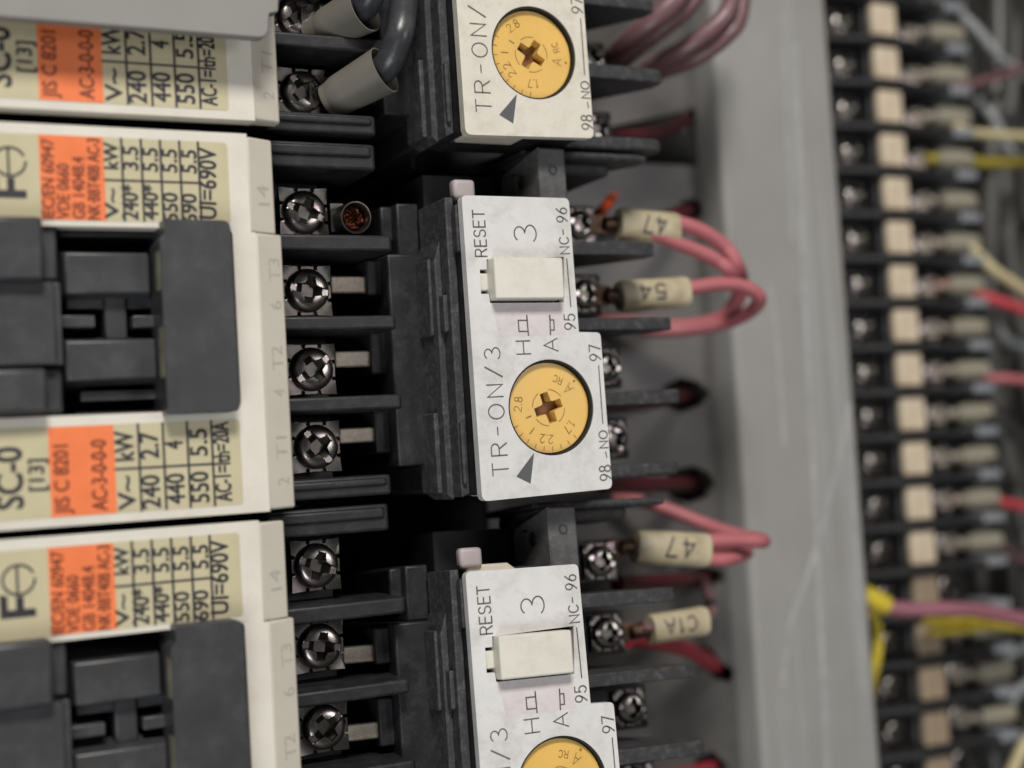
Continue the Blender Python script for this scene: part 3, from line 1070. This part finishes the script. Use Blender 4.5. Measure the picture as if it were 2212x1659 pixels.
# barriers on the right, with a chamfered nose
RF = [('I', 1110, 1165, 1215, -9.0, 13.0, 0.6), ('J', 463, 560, 1262, -9.0, 13.0, 0.15), ('J', 1015, 1105, 1390, -9.0, 13.0, 0.15), ('K', 258, 362, 1450, -9.0, 16.0, 0.15), ('K', 795, 895, 1450, -9.0, 16.0, 0.5)]
for i, (reg, y0_, y1_, xt, z, xs, rr) in enumerate(RF):
    t = px(reg, 950, y0_, z).y
    bb = px(reg, 950, y1_, z).y
    tip = px(reg, xt, (y0_ + y1_) / 2, z).x
    fm = MB()
    fm.prism([(xs, z), (tip - 2.2, z), (tip, z - 0.7), (tip, z - 3.2), (tip - 9, -26), (xs, -26)], bb, t, 'y')
    if i == 0:
        fm.box(xs + 1, tip - 5, bb - 1.6, bb + 0.2, -24, z - 2.6)
    fm.build('barrier', M['matt'], rel, bevel=rr, seg=3)
RS = [('J', 735, 335, 72, 0), ('J', 775, 838, 88, 0), ('J', 925, 1368, 80, 1), ('K', 975, 600, 30, 1)]
for reg, x_, y_, ang, deep in RS:
    c = px(reg, x_, y_, -19)
    screw(rel, (c.x, c.y, -20), math.radians(ang - 90), R=2.25, wash=2.5)
    MB().box(c.x - 6, c.x + 3.0, c.y - 3.0, c.y + 3.0, -30, -20.9).build('terminal_seat', M['black'], rel, bevel=0.2)

rel1 = copy_tree(rel)
rel1.location = (Vector(RO) + Vector((1.0, 44.8, -0.7))) * U
rel3 = copy_tree(rel)
rm3 = Matrix.Rotation(-0.0276, 3, 'Z') @ Matrix.Rotation(-0.0814, 3, 'X') @ Matrix.Rotation(-0.0665, 3, 'Y')
cen3 = Vector((0, -18, -10))                           # the lower relay hangs a little crooked on its contactor
rel3.location = (rm3 @ (Vector(RO) - cen3) + cen3 + Vector((-2.07, -46.13, 1.11))) * U
rel3.rotation_euler = rm3.to_euler()


def turn_dial(root, deg):
    for ch in children(root):
        if ch.name.startswith('dial'):
            c = Vector((dc[0] - RO[0], dc[1] - RO[1], 0)) * U
            R_ = Matrix.Rotation(math.radians(deg), 3, 'Z')
            ch.rotation_euler = (0, 0, math.radians(deg))
            ch.location = c - R_ @ c


turn_dial(rel1, -48)
turn_dial(rel3, 12)
for ch in children(con_copy3):
    if ch.name.startswith('barrier'):
        ch.location.y -= 0.7 * U
for ch in children(rel1):
    if ch.name.startswith('face_plate'):
        ch.data = ch.data.copy()
        ch.data.materials[0] = M['warmwhite']
g = 'overload relays in a column beside the contactors'
tag(rel, 'white faced overload relay showing both its reset slider and whole yellow dial', 'relay', g)
tag(rel1, 'warm white overload relay with only its yellow dial end showing', 'relay', g)
tag(rel3, 'white faced overload relay with its yellow dial cut off by the picture edge', 'relay', g)

# ==================================================================== GREY COVER over the first contactor
zc = 5.0
pts = [px('A', -700, 60, zc), px('A', 1905, 272, zc), px('A', 1945, 240, zc), px('A', 1955, 95, zc), px('A', 2020, 85, zc), px('A', 2035, -500, zc), px('A', -700, -500, zc)]
cv = MB().prism(rounded([(p.x, p.y) for p in pts], [0, 0.5, 0.5, 0.1, 0.3, 0, 0]), 3.3, zc).build('plastic_cover', M['cover'], org=(-45, 30, 3.3), bevel=0.5, seg=3)
tag(cv, 'plain grey plastic cover lying over the end of the uppermost contactor', 'cover')

# ==================================================================== WIRES


def wire(name, path, r, m, label, cat, group=None, n=10, seg=14):
    path = [Vector(p) for p in path]
    root = thing(name, path[0], label, cat, group)
    MB().tube(spline(path, n), r, seg).build('sheath', M[m], root)
    return root


def marker_tube(root, A_, B_, r, rz, text, S=None, E=None, cap=1.0, m='tube', wd=0.26, skew=0.0):
    """a slightly flattened marker tube from A to B with hand lettering that reads from B's end to A's, upside down"""
    A_, B_ = Vector(A_), Vector(B_)
    path = [A_.lerp(B_, t) for t in (0, 0.04, 0.25, 0.5, 0.75, 0.96, 1)]
    rr = [r * q for q in (0.93, 1, 1.02, 1.0, 1.0, 1.02, 0.97)]
    rz_ = [rz * q for q in (0.93, 1, 1.02, 1.0, 1.0, 1.02, 0.97)]
    tb = MB()
    tb.tube(path, rr, 24, True, rz_, 0.8)
    tube = tb.build('marker_tube', M[m], root)
    d = (B_ - A_)
    L = d.length
    dn = d.normalized()
    side = Vector((0, 0, 1)).cross(dn).normalized()
    upn = dn.cross(side).normalized()
    mb = MB()
    tot = sum(GL[c][0] for c in text) + 0.35 * (len(text) - 1)
    x = 0
    s0, s1 = S, E
    kx = (s0 - s1) / tot
    k = 0
    for c in text:
        for stq in GL[c][1]:
            dense = []
            for p, q in zip(stq, stq[1:]):
                for i in range(4):
                    dense.append((p[0] + (q[0] - p[0]) * i / 4, p[1] + (q[1] - p[1]) * i / 4))
            dense.append(stq[-1])
            k += 1

            def fz(q, k=k):
                u, v = q.x, q.y
                vv = max(-0.97, min(0.97, v / r))
                ang = math.acos(max(-1, min(1, math.copysign(abs(vv) ** 1.25, vv))))
                hh = rz * abs(math.sin(ang)) ** 0.8
                return A_ + dn * u + side * v + upn * (hh + 0.05 + 0.012 * (k % 3))
            pts = [(s0 - (x + p[0]) * kx, (0.5 - p[1]) * cap + skew) for p in dense]
            mb.ribbon(pts, wd, fz)
        x += GL[c][0] + 0.35
    sub(mb.build('lettering', M['ink'], root), tube)
    return tube


def lug(root, A_, B_, m='copper', r=1.0):
    """crimp barrel and tongue between the screw and the tube"""
    A_, B_ = Vector(A_), Vector(B_)
    q = MB()
    q.tube([A_.lerp(B_, 0.45), A_.lerp(B_, 0.5), B_], [r * 0.7, r, r], 12)
    d = (B_ - A_).normalized()
    sd = Vector((0, 0, 1)).cross(d).normalized()
    up = Vector((0, 0, 1))
    w2 = r * 1.25
    v = []
    for p in (A_, A_.lerp(B_, 0.6)):
        for sgn in (-1, 1):
            for h in (-0.45, 0.1):
                v.append(p + sd * w2 * sgn + up * h)
    q.add(v, [(0, 1, 3, 2), (4, 6, 7, 5), (0, 4, 5, 1), (2, 3, 7, 6), (1, 5, 7, 3), (0, 2, 6, 4)])
    return q.build('crimp_lug', M[m], root, bevel=0.12, smooth=40)


zw = -18.0


def J(x, y, z=zw):
    return px('J', x, y, z)


def K(x, y, z=zw):
    return px('K', x, y, z)


def LL(x, y, z=zw):
    return px('L', x, y, z)


def I_(x, y, z=zw):
    return px('I', x, y, z)


gp = 'pink control wires at the relay terminals'
# tube 47 (upper relay terminal) with two wires
r47 = wire('pink_wire', [J(1000, 345), J(1300, 320), J(1430, 330), J(1600, 390), J(1760, 500), J(1850, 640), J(1880, 760, -24), J(1850, 900, -28), J(1740, 1010, -32), J(1500, 1070, -36), J(1200, 1060, -40), J(800, 1030, -42)], 1.1, 'pink',
           'upper pink wire of the pair in the cream tube marked 47 above tube 54', 'wire', gp)
wire('pink_wire', [J(1200, 410, zw + 0.3), J(1300, 430, zw + 0.3), J(1420, 478, zw + 0.2), J(1580, 540), J(1700, 600), J(1800, 680), J(1850, 780, -24), J(1830, 900, -29), J(1700, 1030, -34), J(1450, 1080, -38), J(1150, 1060, -41), J(800, 1020, -43)], 1.05, 'pink',
     'lower pink wire of the pair in the cream tube marked 47 above tube 54', 'wire', gp)
marker_tube(r47, J(985, 335), J(1405, 375), 2.35, 1.5, '47', 7.1, 3.4, 2.5, skew=0.1, wd=0.3)
lug(r47, J(770, 330, -19.4), J(1000, 345, -18.6), r=1.1, m='brownlug')
# tube 54, one looped wire
r54 = wire('pink_wire', [J(1000, 850), J(1300, 830), J(1500, 800), J(1700, 772), J(1850, 778), J(1960, 820), J(2010, 885, -19), J(1950, 965, -24), J(1780, 1050, -30), J(1500, 1100, -35), J(1250, 1110, -38), J(1050, 1080, -41), J(800, 1050, -43)], 1.08, 'pink',
           'looped pink wire in the cream tube marked 54', 'wire', gp)
marker_tube(r54, J(990, 862), J(1475, 830), 2.25, 1.7, '54', 6.9, 2.6, 2.1, skew=0.25, wd=0.3)
lug(r54, J(800, 850, -19.4), J(1000, 862, -18.4), r=1.2, m='brownlug')
# tube 47 of the lower relay: two wires, and one passing behind
s47 = wire('pink_wire', [K(1150, 1370), K(1400, 1370), K(1650, 1345), K(1850, 1340), K(2000, 1345), K(2040, 1345, -20), K(1990, 1330, -25), K(1800, 1290, -29), K(1600, 1220, -33), K(1350, 1120, -37), K(1150, 1060, -40), K(950, 1040, -43)], 1.1, 'pink',
           'upper pink wire leaving the cream tube marked 47 of the lower relay', 'wire', gp)
wire('pink_wire', [K(1300, 1440, zw), K(1480, 1460, zw), K(1640, 1480, zw), K(1780, 1480, zw - 0.5), K(1880, 1450, zw - 3), K(1920, 1430, -25), K(1870, 1400, -32), K(1700, 1390, -38), K(1450, 1330, -42)], 1.0, 'pink',
     'lower pink wire leaving the cream tube marked 47 of the lower relay', 'wire', gp)
marker_tube(s47, K(1105, 1385), K(1625, 1415), 2.45, 1.6, '47', 9.0, 4.3, 2.6, skew=0.2, wd=0.3)
lug(s47, K(900, 1400, -19.4), K(1110, 1385, -18.4), r=1.1, m='brownlug')
# tube C1A
c1a = wire('pink_wire', [LL(1150, 640, -19), LL(1350, 640, -19), LL(1500, 605, -19.5), LL(1600, 580, -20), LL(1660, 520, -24), LL(1650, 420, -34), LL(1610, 320, -44), LL(1590, 270, -54)], 0.95, 'dpink',
           'pink wire in the cream tube marked C1A', 'wire', gp)
marker_tube(c1a, LL(1215, 655, -19), LL(1610, 590, -19.6), 2.1, 1.6, 'C1A', 7.1, 1.7, 2.0, skew=0.2, wd=0.24)
lug(c1a, LL(960, 690, -20), LL(1205, 655, -19.2), r=1.1, m='brownlug')
# bundle at the top
gb = 'dull pink wires bundled above the upper relay'
BUN = [[(880, 500), (950, 410), (1150, 225), (1350, 50), (1480, -130), (1540, -330)], [(950, 520), (1020, 425), (1250, 240), (1470, 60), (1580, -120), (1620, -330)],
       [(1160, 560), (1230, 475), (1480, 345), (1710, 170), (1810, 0), (1840, -330)],
       [(1200, 580), (1290, 520), (1550, 420), (1770, 260), (1870, 100), (1900, -300)]]
BLB = ['inner wire of the dull pink bundle, touching the upper relay barrier', 'second wire from the inside of the dull pink bundle',
       'wire just inside the outermost of the dull pink bundle', 'outer wire of the dull pink bundle, nearest the duct']
for i, pts in enumerate(BUN):
    zs_ = [-36, -28 - i, -22 - i, -19 - i, -19 - i, -24]
    wire('bundled_wire', [I_(x, y, z) for (x, y), z in zip(pts, zs_)], [1.8, 1.6, 1.45, 1.35][i], 'dpink', BLB[i], 'wire', gb)
wire('orange_wire', [I_(820, 1570, -27), I_(865, 1530, -25), I_(905, 1485, -26), I_(935, 1445, -31), I_(950, 1430, -38)], 0.8, 'orangewire', 'short bright orange wire behind the tube marked 47', 'wire')

# black power cables with grey sleeves at the upper contactor
E_ = lambda x, y, z: px('E', x, y, z)
zl = -9.0
cab = wire('power_cable', [P(790, 178, -8.5), P(815, 160, -6.5), P(838, 137, -4.5), P(853, 105, -3.5), P(864, 70, -3), P(870, 30, -4), P(876, -30, -7), P(880, -90, -10)], 1.75, 'cable',
           'black power cable bending up out of the lower grey sleeve', 'cable', 'black power cables on the upper contactor')

def sleeve(root, A_, B_, ra, rb):
    A_, B_ = Vector(A_), Vector(B_)
    tb = MB()
    n = 8
    path = [A_.lerp(B_, i / n) for i in range(n + 1)]
    rad = [ra * 0.92] + [ra + (rb - ra) * (i / n) ** 1.2 for i in range(1, n + 1)]
    d = (B_ - A_).normalized()
    path += [B_ + d * 0.02, B_ - d * 0.3, B_ - d * 8.5]
    rad += [rb * 0.95, rb * 0.86, rb * 0.74]
    tb.tube(path, rad, 32, True)
    return tb.build('sleeve', M['sleeve'], root, smooth=50)


sleeve(cab, P(722, 212, -11), P(831, 151, -5.5), 2.5, 3.0)
lug(cab, E_(400, 690, -12.2), E_(620, 700, -12), 'nickel', 2.0)
cab2 = wire('power_cable', [P(752, 36, -8.5), P(775, 22, -6.5), P(795, 2, -4.5), P(808, -40, -3.5), P(815, -120, -5)], 1.75, 'cable',
            'black power cable going up out of the upper grey sleeve', 'cable', 'black power cables on the upper contactor')
sleeve(cab2, P(700, 66, -11), P(789, 18, -5.5), 2.5, 3.0)
lug(cab2, E_(340, 120, -12.2), E_(560, 140, -12), 'nickel', 2.0)
# ring lug with bare copper under screw 14
F_ = lambda x, y, z: px('F', x, y, z)
cl = thing('crimped_wire', F_(700, 300, -14), 'crimped lug with bare copper strands clamped under the screw marked 14', 'wire')
q = MB()
a, c = F_(560, 395, -12.5), F_(640, 190, -12.5)
q.box(a.x, c.x, a.y, c.y, -14, -12.3)
c0, c1 = F_(640, 300, -13.2), F_(742, 288, -8.6)
dd = (c1 - c0).normalized()
q.tube([c0, c0.lerp(c1, 0.8), c1, c1 + dd * 0.03, c1 - dd * 0.25, c1 - dd * 2.2], [1.6, 1.95, 2.0, 1.85, 1.68, 1.6], 28, caps=False)
q.build('crimp_lug', M['nickel'], cl, bevel=0.0)
q = MB()
sd = Vector((0, 1, 0))
u2 = dd.cross(sd).normalized()
rnd = random.Random(3)
rings = []
nr_, na_ = 9, 28
for i in range(nr_ + 1):
    ring = []
    for j in range(na_):
        an = 2 * math.pi * j / na_
        rr = 1.62 * i / nr_ * (1 + 0.06 * rnd.uniform(-1, 1))
        hh = -1.25 + 0.35 * rnd.uniform(-1, 1) + 0.75 * max(0.0, math.cos(an - 0.3)) * (i / nr_) + 0.25 * math.sin(9 * an + i)
        if i == nr_:
            hh -= 0.6
        ring.append(q.bm.verts.new(c1 + dd * hh + sd * rr * math.sin(an) + u2 * rr * math.cos(an)))
    rings.append(ring)
for a_, b_ in zip(rings, rings[1:]):
    for j in range(na_):
        q.bm.faces.new((a_[j], a_[(j + 1) % na_], b_[(j + 1) % na_], b_[j]))
q.build('copper_strands', M['copper'], cl)

# ==================================================================== WIRING DUCT
zcov = -40.0
dx0, dx1 = 67.0, 91.6
duct = thing('wiring_duct', ((dx0 + dx1) / 2, -25, -85), 'long grey slotted wiring duct with a scratched flat cover', 'wiring duct')
cv = MB()
cv.prism(rounded([(dx0, zcov), (dx1, zcov), (dx1, zcov - 8), (dx1 - 1, zcov - 8), (dx1 - 1, zcov - 1.2), (dx0 + 1, zcov - 1.2), (dx0 + 1, zcov - 8), (dx0, zcov - 8)], [1.6, 1.0, 0, 0, 0, 0, 0, 0], 5), -170, 120, 'y')
cov = cv.build('duct_cover', M['duct'], duct)
SCRT = [([(1717, 100), (1728, 420), (1741, 700), (1757, 1000), (1770, 1310), (1781, 1520), (1788, 1700)], 0.9),
        ([(1835, 875), (1812, 990), (1778, 1130), (1742, 1250), (1705, 1350), (1690, 1480)], 0.9), ([(1836, 900), (1843, 1100), (1855, 1280), (1868, 1500)], 0.7),
        ([(1690, 30), (1702, 300), (1712, 520)], 0.6), ([(1665, 620), (1680, 760), (1694, 960)], 0.6)]
qs = MB()
for k, (pts, wd) in enumerate(SCRT):
    qs.ribbon([(p.x, p.y) for p in (P(x, y, zcov) for x, y in pts)], wd, lambda q, k=k: (q.x, q.y, zcov + 0.02 + 0.01 * k))
sub(qs.build('scratch_marks', M['scratch'], duct), cov)
for side in (dx0 + 1.05, dx1 - 2.25):
    MB().box(side, side + 1.2, -170, 120, -83.49, zcov - 1.3).build('side_wall', M['duct'], duct)
wf = MB().box(dx0 + 1.1, dx1 - 1.1, -170, 120, -85, -83.5).build('duct_floor', M['duct'], duct)
# the grey sheet left of the duct, with ragged holes for the wires
ZS = -46.0
HOL = [[(1452, 268), (1478, 240), (1508, 232), (1520, 250), (1500, 276), (1470, 288)], [(1450, 455), (1475, 432), (1500, 428), (1530, 450), (1510, 470), (1480, 492)],
       [(1432, 835), (1470, 815), (1510, 825), (1536, 850), (1515, 876), (1470, 892), (1440, 880)], [(1430, 1045), (1450, 1015), (1500, 1006), (1530, 1020), (1546, 1045), (1530, 1075), (1490, 1088), (1450, 1075)],
       [(1480, 1238), (1520, 1222), (1562, 1232), (1566, 1255), (1520, 1274), (1490, 1264)], [(1508, 1392), (1535, 1400), (1560, 1430), (1588, 1450), (1578, 1474), (1545, 1468), (1520, 1436)],
       [(1500, 1640), (1540, 1622), (1575, 1655), (1560, 1690), (1510, 1690)]]
hp = [[P(x, y, ZS) for x, y in h] for h in HOL]
cuts = [100.0] + [(min(p.y for p in a_) + max(p.y for p in b_)) / 2 for a_, b_ in zip(hp, hp[1:])] + [-150.0]
sh = MB()
for h, t, bb in zip(hp, cuts, cuts[1:]):
    sh.plate([(22.5, bb), (66.4, bb), (66.4, t), (22.5, t)], [[(p.x, p.y) for p in h]], ZS - 1.4, ZS)
sheet = sh.build('perforated_sheet', M['panel'], org=(45, -25, ZS))
tag(sheet, 'grey sheet between the relays and the duct with ragged dark wire holes', 'sheet')
gd = 'dark red wires going into the sheet holes'
dlab = ['dark red wire going into the uppermost hole of the grey sheet', 'dark red wire going into the hole beside the upper tube marked 47', 'dark red wire going into the hole beside the barrier between terminals 97 and 98',
        'dark red wire going into the wide hole beside the lowest barrier of the middle relay', 'dark red wire going into the hole below the lower tube marked 47', 'red wire going into the hole below the tube marked C1A', 'red wire going into the lowest hole of the grey sheet']
for i, h in enumerate(HOL):
    cx = sum(p[0] for p in h) / len(h)
    cy = sum(p[1] for p in h) / len(h)
    dy = [26, 20, 12, 0, 8, -34, 16][i]
    wire('hole_wire', [P(cx - 190, cy + dy * 1.6, -27), P(cx - 110, cy + dy * 1.3, -33), P(cx - 50, cy + dy * 0.8, -39), P(cx - 4, cy, -47), P(cx + 18, cy - 3, -60)], 1.25, 'red2' if i in (5, 6) else 'red', dlab[i], 'wire', gd)

# ==================================================================== TERMINAL BLOCKS beyond the duct
PT = 8.42
ZT = -50.0
tb0 = thing('terminal_block', (113, 0, -85))
bm_ = MB()
bm_.box(94, 135, -3.9, 3.9, -85, -62)
bm_.box(111.0, 119.5, -3.9, 3.9, -62, -52.6)
bm_.build('body', M['block'], tb0, bevel=0.3)
br = MB()
br.prism(rounded([(95, -60), (98, ZT - 2.5), (104, ZT - 1.5), (110, ZT), (119.5, ZT), (124, ZT - 1.5), (133, ZT - 1.5), (135, ZT - 4), (135, -80), (95, -80)], 1.0), 3.3, 4.7, 'y')
br.build('barrier', M['block'], tb0, bevel=0.4)
mk = MB().prism(rounded([(112.1, -3.4), (117.9, -3.4), (117.9, 3.0), (112.1, 3.0)], 0.6), -52.6, -51.0).build('marker_plate', M['marker'], tb0, bevel=0.4)
screw(tb0, (107.9, -0.5, -55.2), 0.5, R=2.45, wash=2.7, name='screw')
screw(tb0, (125.5, -0.5, -57.5), 0.9, R=2.7, wash=3.0, name='screw')
MB().box(104.5, 110.9, -3.4, 3.0, -62, -56).build('screw_seat', M['block'], tb0, bevel=0.2)
MB().box(131.0, 136.2, 3.2, 5.0, -66, ZT - 1.2).build('end_tab', M['endtab'], tb0, bevel=0.3)
ys = P(1925, 41, -51).y
gt = 'terminal blocks in the column beyond the duct'
ORD = ['first', 'second', 'third', 'fourth', 'fifth', 'sixth', 'seventh', 'eighth', 'ninth', 'tenth', 'eleventh', 'twelfth', 'thirteenth', 'fourteenth', 'fifteenth', 'sixteenth', 'seventeenth', 'eighteenth']
NT = 18
for i in range(NT):
    o = tb0 if i == 0 else copy_tree(tb0)
    y = ys - PT * i
    o.location = Vector((113, y, -85)) * U
    shaded = i >= 13  # lower rows: their shade is put into the plate colour
    if shaded:
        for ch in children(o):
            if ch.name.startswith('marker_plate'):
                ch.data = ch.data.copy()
                ch.data.materials[0] = M['marker_shaded']
    tag(o, f"black terminal block with a {'shade-darkened' if shaded else 'cream'} marker plate, {ORD[i]} from the top of the column", 'terminal block', gt)
    for ch in children(o):
        if ch.name.startswith('screw'):
            ch.rotation_euler = (0, 0, 0)


# wires leaving the blocks to the right
def tw(i, m, r, path, label, tube=True, tm='oldtube'):
    y = ys - PT * i
    pts = [Vector((127, y - 0.5, -56)), Vector((132, y - 0.5, -55))] + [P(*p) for p in path]
    root = wire('terminal_wire', pts, r, m, label, 'wire', 'wires leaving the terminal blocks')
    if tube:
        MB().tube([Vector((129.5, y - 0.5, -55.5)), Vector((133, y - 0.5, -54.8)), Vector((137, y - 0.7, -54.8))], [1.9, 2.1, 2.0], 14).build('marker_tube', M[tm], root)
    lug(root, (124.5, y - 0.5, -56.6), (130, y - 0.5, -55.6), 'tin', 1.3)
    return root


tw(1, 'dpink', 0.9, [(2075, 187, -54), (2140, 170, -54), (2230, 143, -55)], 'pink wire rising from the second terminal block')
tw(2, 'creamwire', 0.9, [(2065, 272, -54), (2110, 288, -53), (2240, 296, -53)], 'cream wire running level from the third terminal block')
tw(3, 'olive', 1.2, [(2080, 348, -56), (2140, 352, -57), (2240, 345, -58)], 'olive yellow wire from the fourth terminal block')
tw(5, 'creamwire', 1.0, [(2090, 528, -54), (2150, 585, -52), (2235, 640, -52)], 'cream wire sloping down from the sixth terminal block')
tw(6, 'scarlet', 1.1, [(2120, 638, -54), (2170, 655, -53), (2240, 680, -53)], 'red wire sloping down from the seventh terminal block')
tw(8, 'pink', 1.0, [(2135, 816, -54), (2180, 818, -53), (2240, 826, -53)], 'pink wire leaving the ninth terminal block')
tw(9, 'greycable', 1.0, [(2150, 905, -54), (2190, 930, -60), (2260, 990, -70)], 'grey wire leaving the tenth terminal block')
tw(10, 'greycable', 1.0, [(2150, 1000, -54), (2190, 1040, -60), (2260, 1050, -70)], 'grey wire leaving the eleventh terminal block')
tw(11, 'scarlet', 1.0, [(2165, 1085, -55), (2200, 1092, -56), (2250, 1095, -58)], 'red wire leaving the twelfth terminal block')
tw(12, 'dpink', 1.0, [(2155, 1180, -55), (2185, 1200, -58), (2240, 1220, -62)], 'dull pink wire leaving the thirteenth terminal block')
for i, lb in ((0, 'first'), (4, 'fifth'), (7, 'eighth'), (14, 'fifteenth'), (15, 'sixteenth'), (16, 'seventeenth')):
    y = ys - PT * i
    tw(i, 'greycable', 1.0, [(2080 + 4.2 * i, 60 + 97 * i, -58), (2150 + 3 * i, 80 + 97 * i, -66), (2260, 100 + 97 * i, -76)], f'grey wire drooping from the {lb} terminal block')
# pink wire in front, with a yellow end sleeve
fw = wire('front_wire', [P(1850, 1290, -45), P(1900, 1308, -44), P(1960, 1317, -43), P(2060, 1316, -42), P(2130, 1322, -42), P(2240, 1345, -42)], 1.4, 'mauve', 'thick pink wire with a yellow end sleeve crossing in front of the terminal blocks', 'wire')
MB().tube([P(1862, 1283, -44.8), P(1890, 1298, -44.3), P(1916, 1309, -43.8)], [1.9, 2.0, 1.7], 18).build('end_sleeve', M['yellow'], fw)
for i, (a, b2, lb) in enumerate((((2000, 1343), (2100, 1341), 'upper of two yellow wires under the thick pink wire'), ((2008, 1366), (2140, 1352), 'lower of two yellow wires under the thick pink wire'))):
    wire('yellow_wire', [P(*a, -47), P((a[0] + b2[0]) / 2, (a[1] + b2[1]) / 2 + 2, -47), P(*b2, -47), P(b2[0] + 90, b2[1] + 6, -47 - 6)], 0.75, 'yellow', lb, 'wire', 'yellow wires under the pink wire')
wire('yellow_wire', [P(1868, 1300, -50), P(1893, 1345, -49), P(1896, 1400, -49), P(1888, 1450, -50), P(1880, 1500, -53)], 0.95, 'yellow', 'yellow wire hanging down along the edge of the duct', 'wire')
wire('cream_wire', [P(2260, 1560, -55), P(2212, 1612, -55), P(2180, 1680, -56)], 1.2, 'creamwire', 'cream wire crossing the lower corner of the picture', 'wire')

# cables behind the blocks, running down the panel
for i in range(16):
    x = 138 + i * 4.2
    z = -81 + 6.5 * (i % 4)
    pts = [(x + random.uniform(-6, 6), y, z + random.uniform(-2, 2)) for y in (110, 60, 20, -20, -60, -100, -150)]
    wire('grey_cable', pts, random.uniform(1.6, 2.6), 'greycable', 'dark grey cable running down the panel beyond the terminal blocks', 'cable', 'dark grey cables beyond the terminal blocks')

PALE = [([(2075, 30, -58), (2120, 75, -56), (2165, 130, -56), (2235, 175, -58)], 'pale grey wire slanting down at the top of the far wiring'),
        ([(2110, 215, -60), (2150, 262, -58), (2185, 330, -58), (2240, 360, -60)], 'pale grey wire slanting between the pink and the cream wire'),
        ([(2150, 700, -62), (2180, 735, -60), (2240, 760, -60)], 'pale grey wire between the red and the pink wire'),
        ([(2140, 1450, -58), (2170, 1420, -56), (2240, 1380, -56)], 'pale grey wire rising below the thick pink wire'),
        ([(2120, 1600, -58), (2165, 1550, -56), (2200, 1490, -55), (2240, 1470, -57)], 'pale grey wire rising near the lower corner of the picture')]
for pts, lb in PALE:
    wire('grey_wire', [P(*p) for p in pts], 1.0, 'palewire', lb, 'wire', 'pale grey wires beyond the terminal blocks')
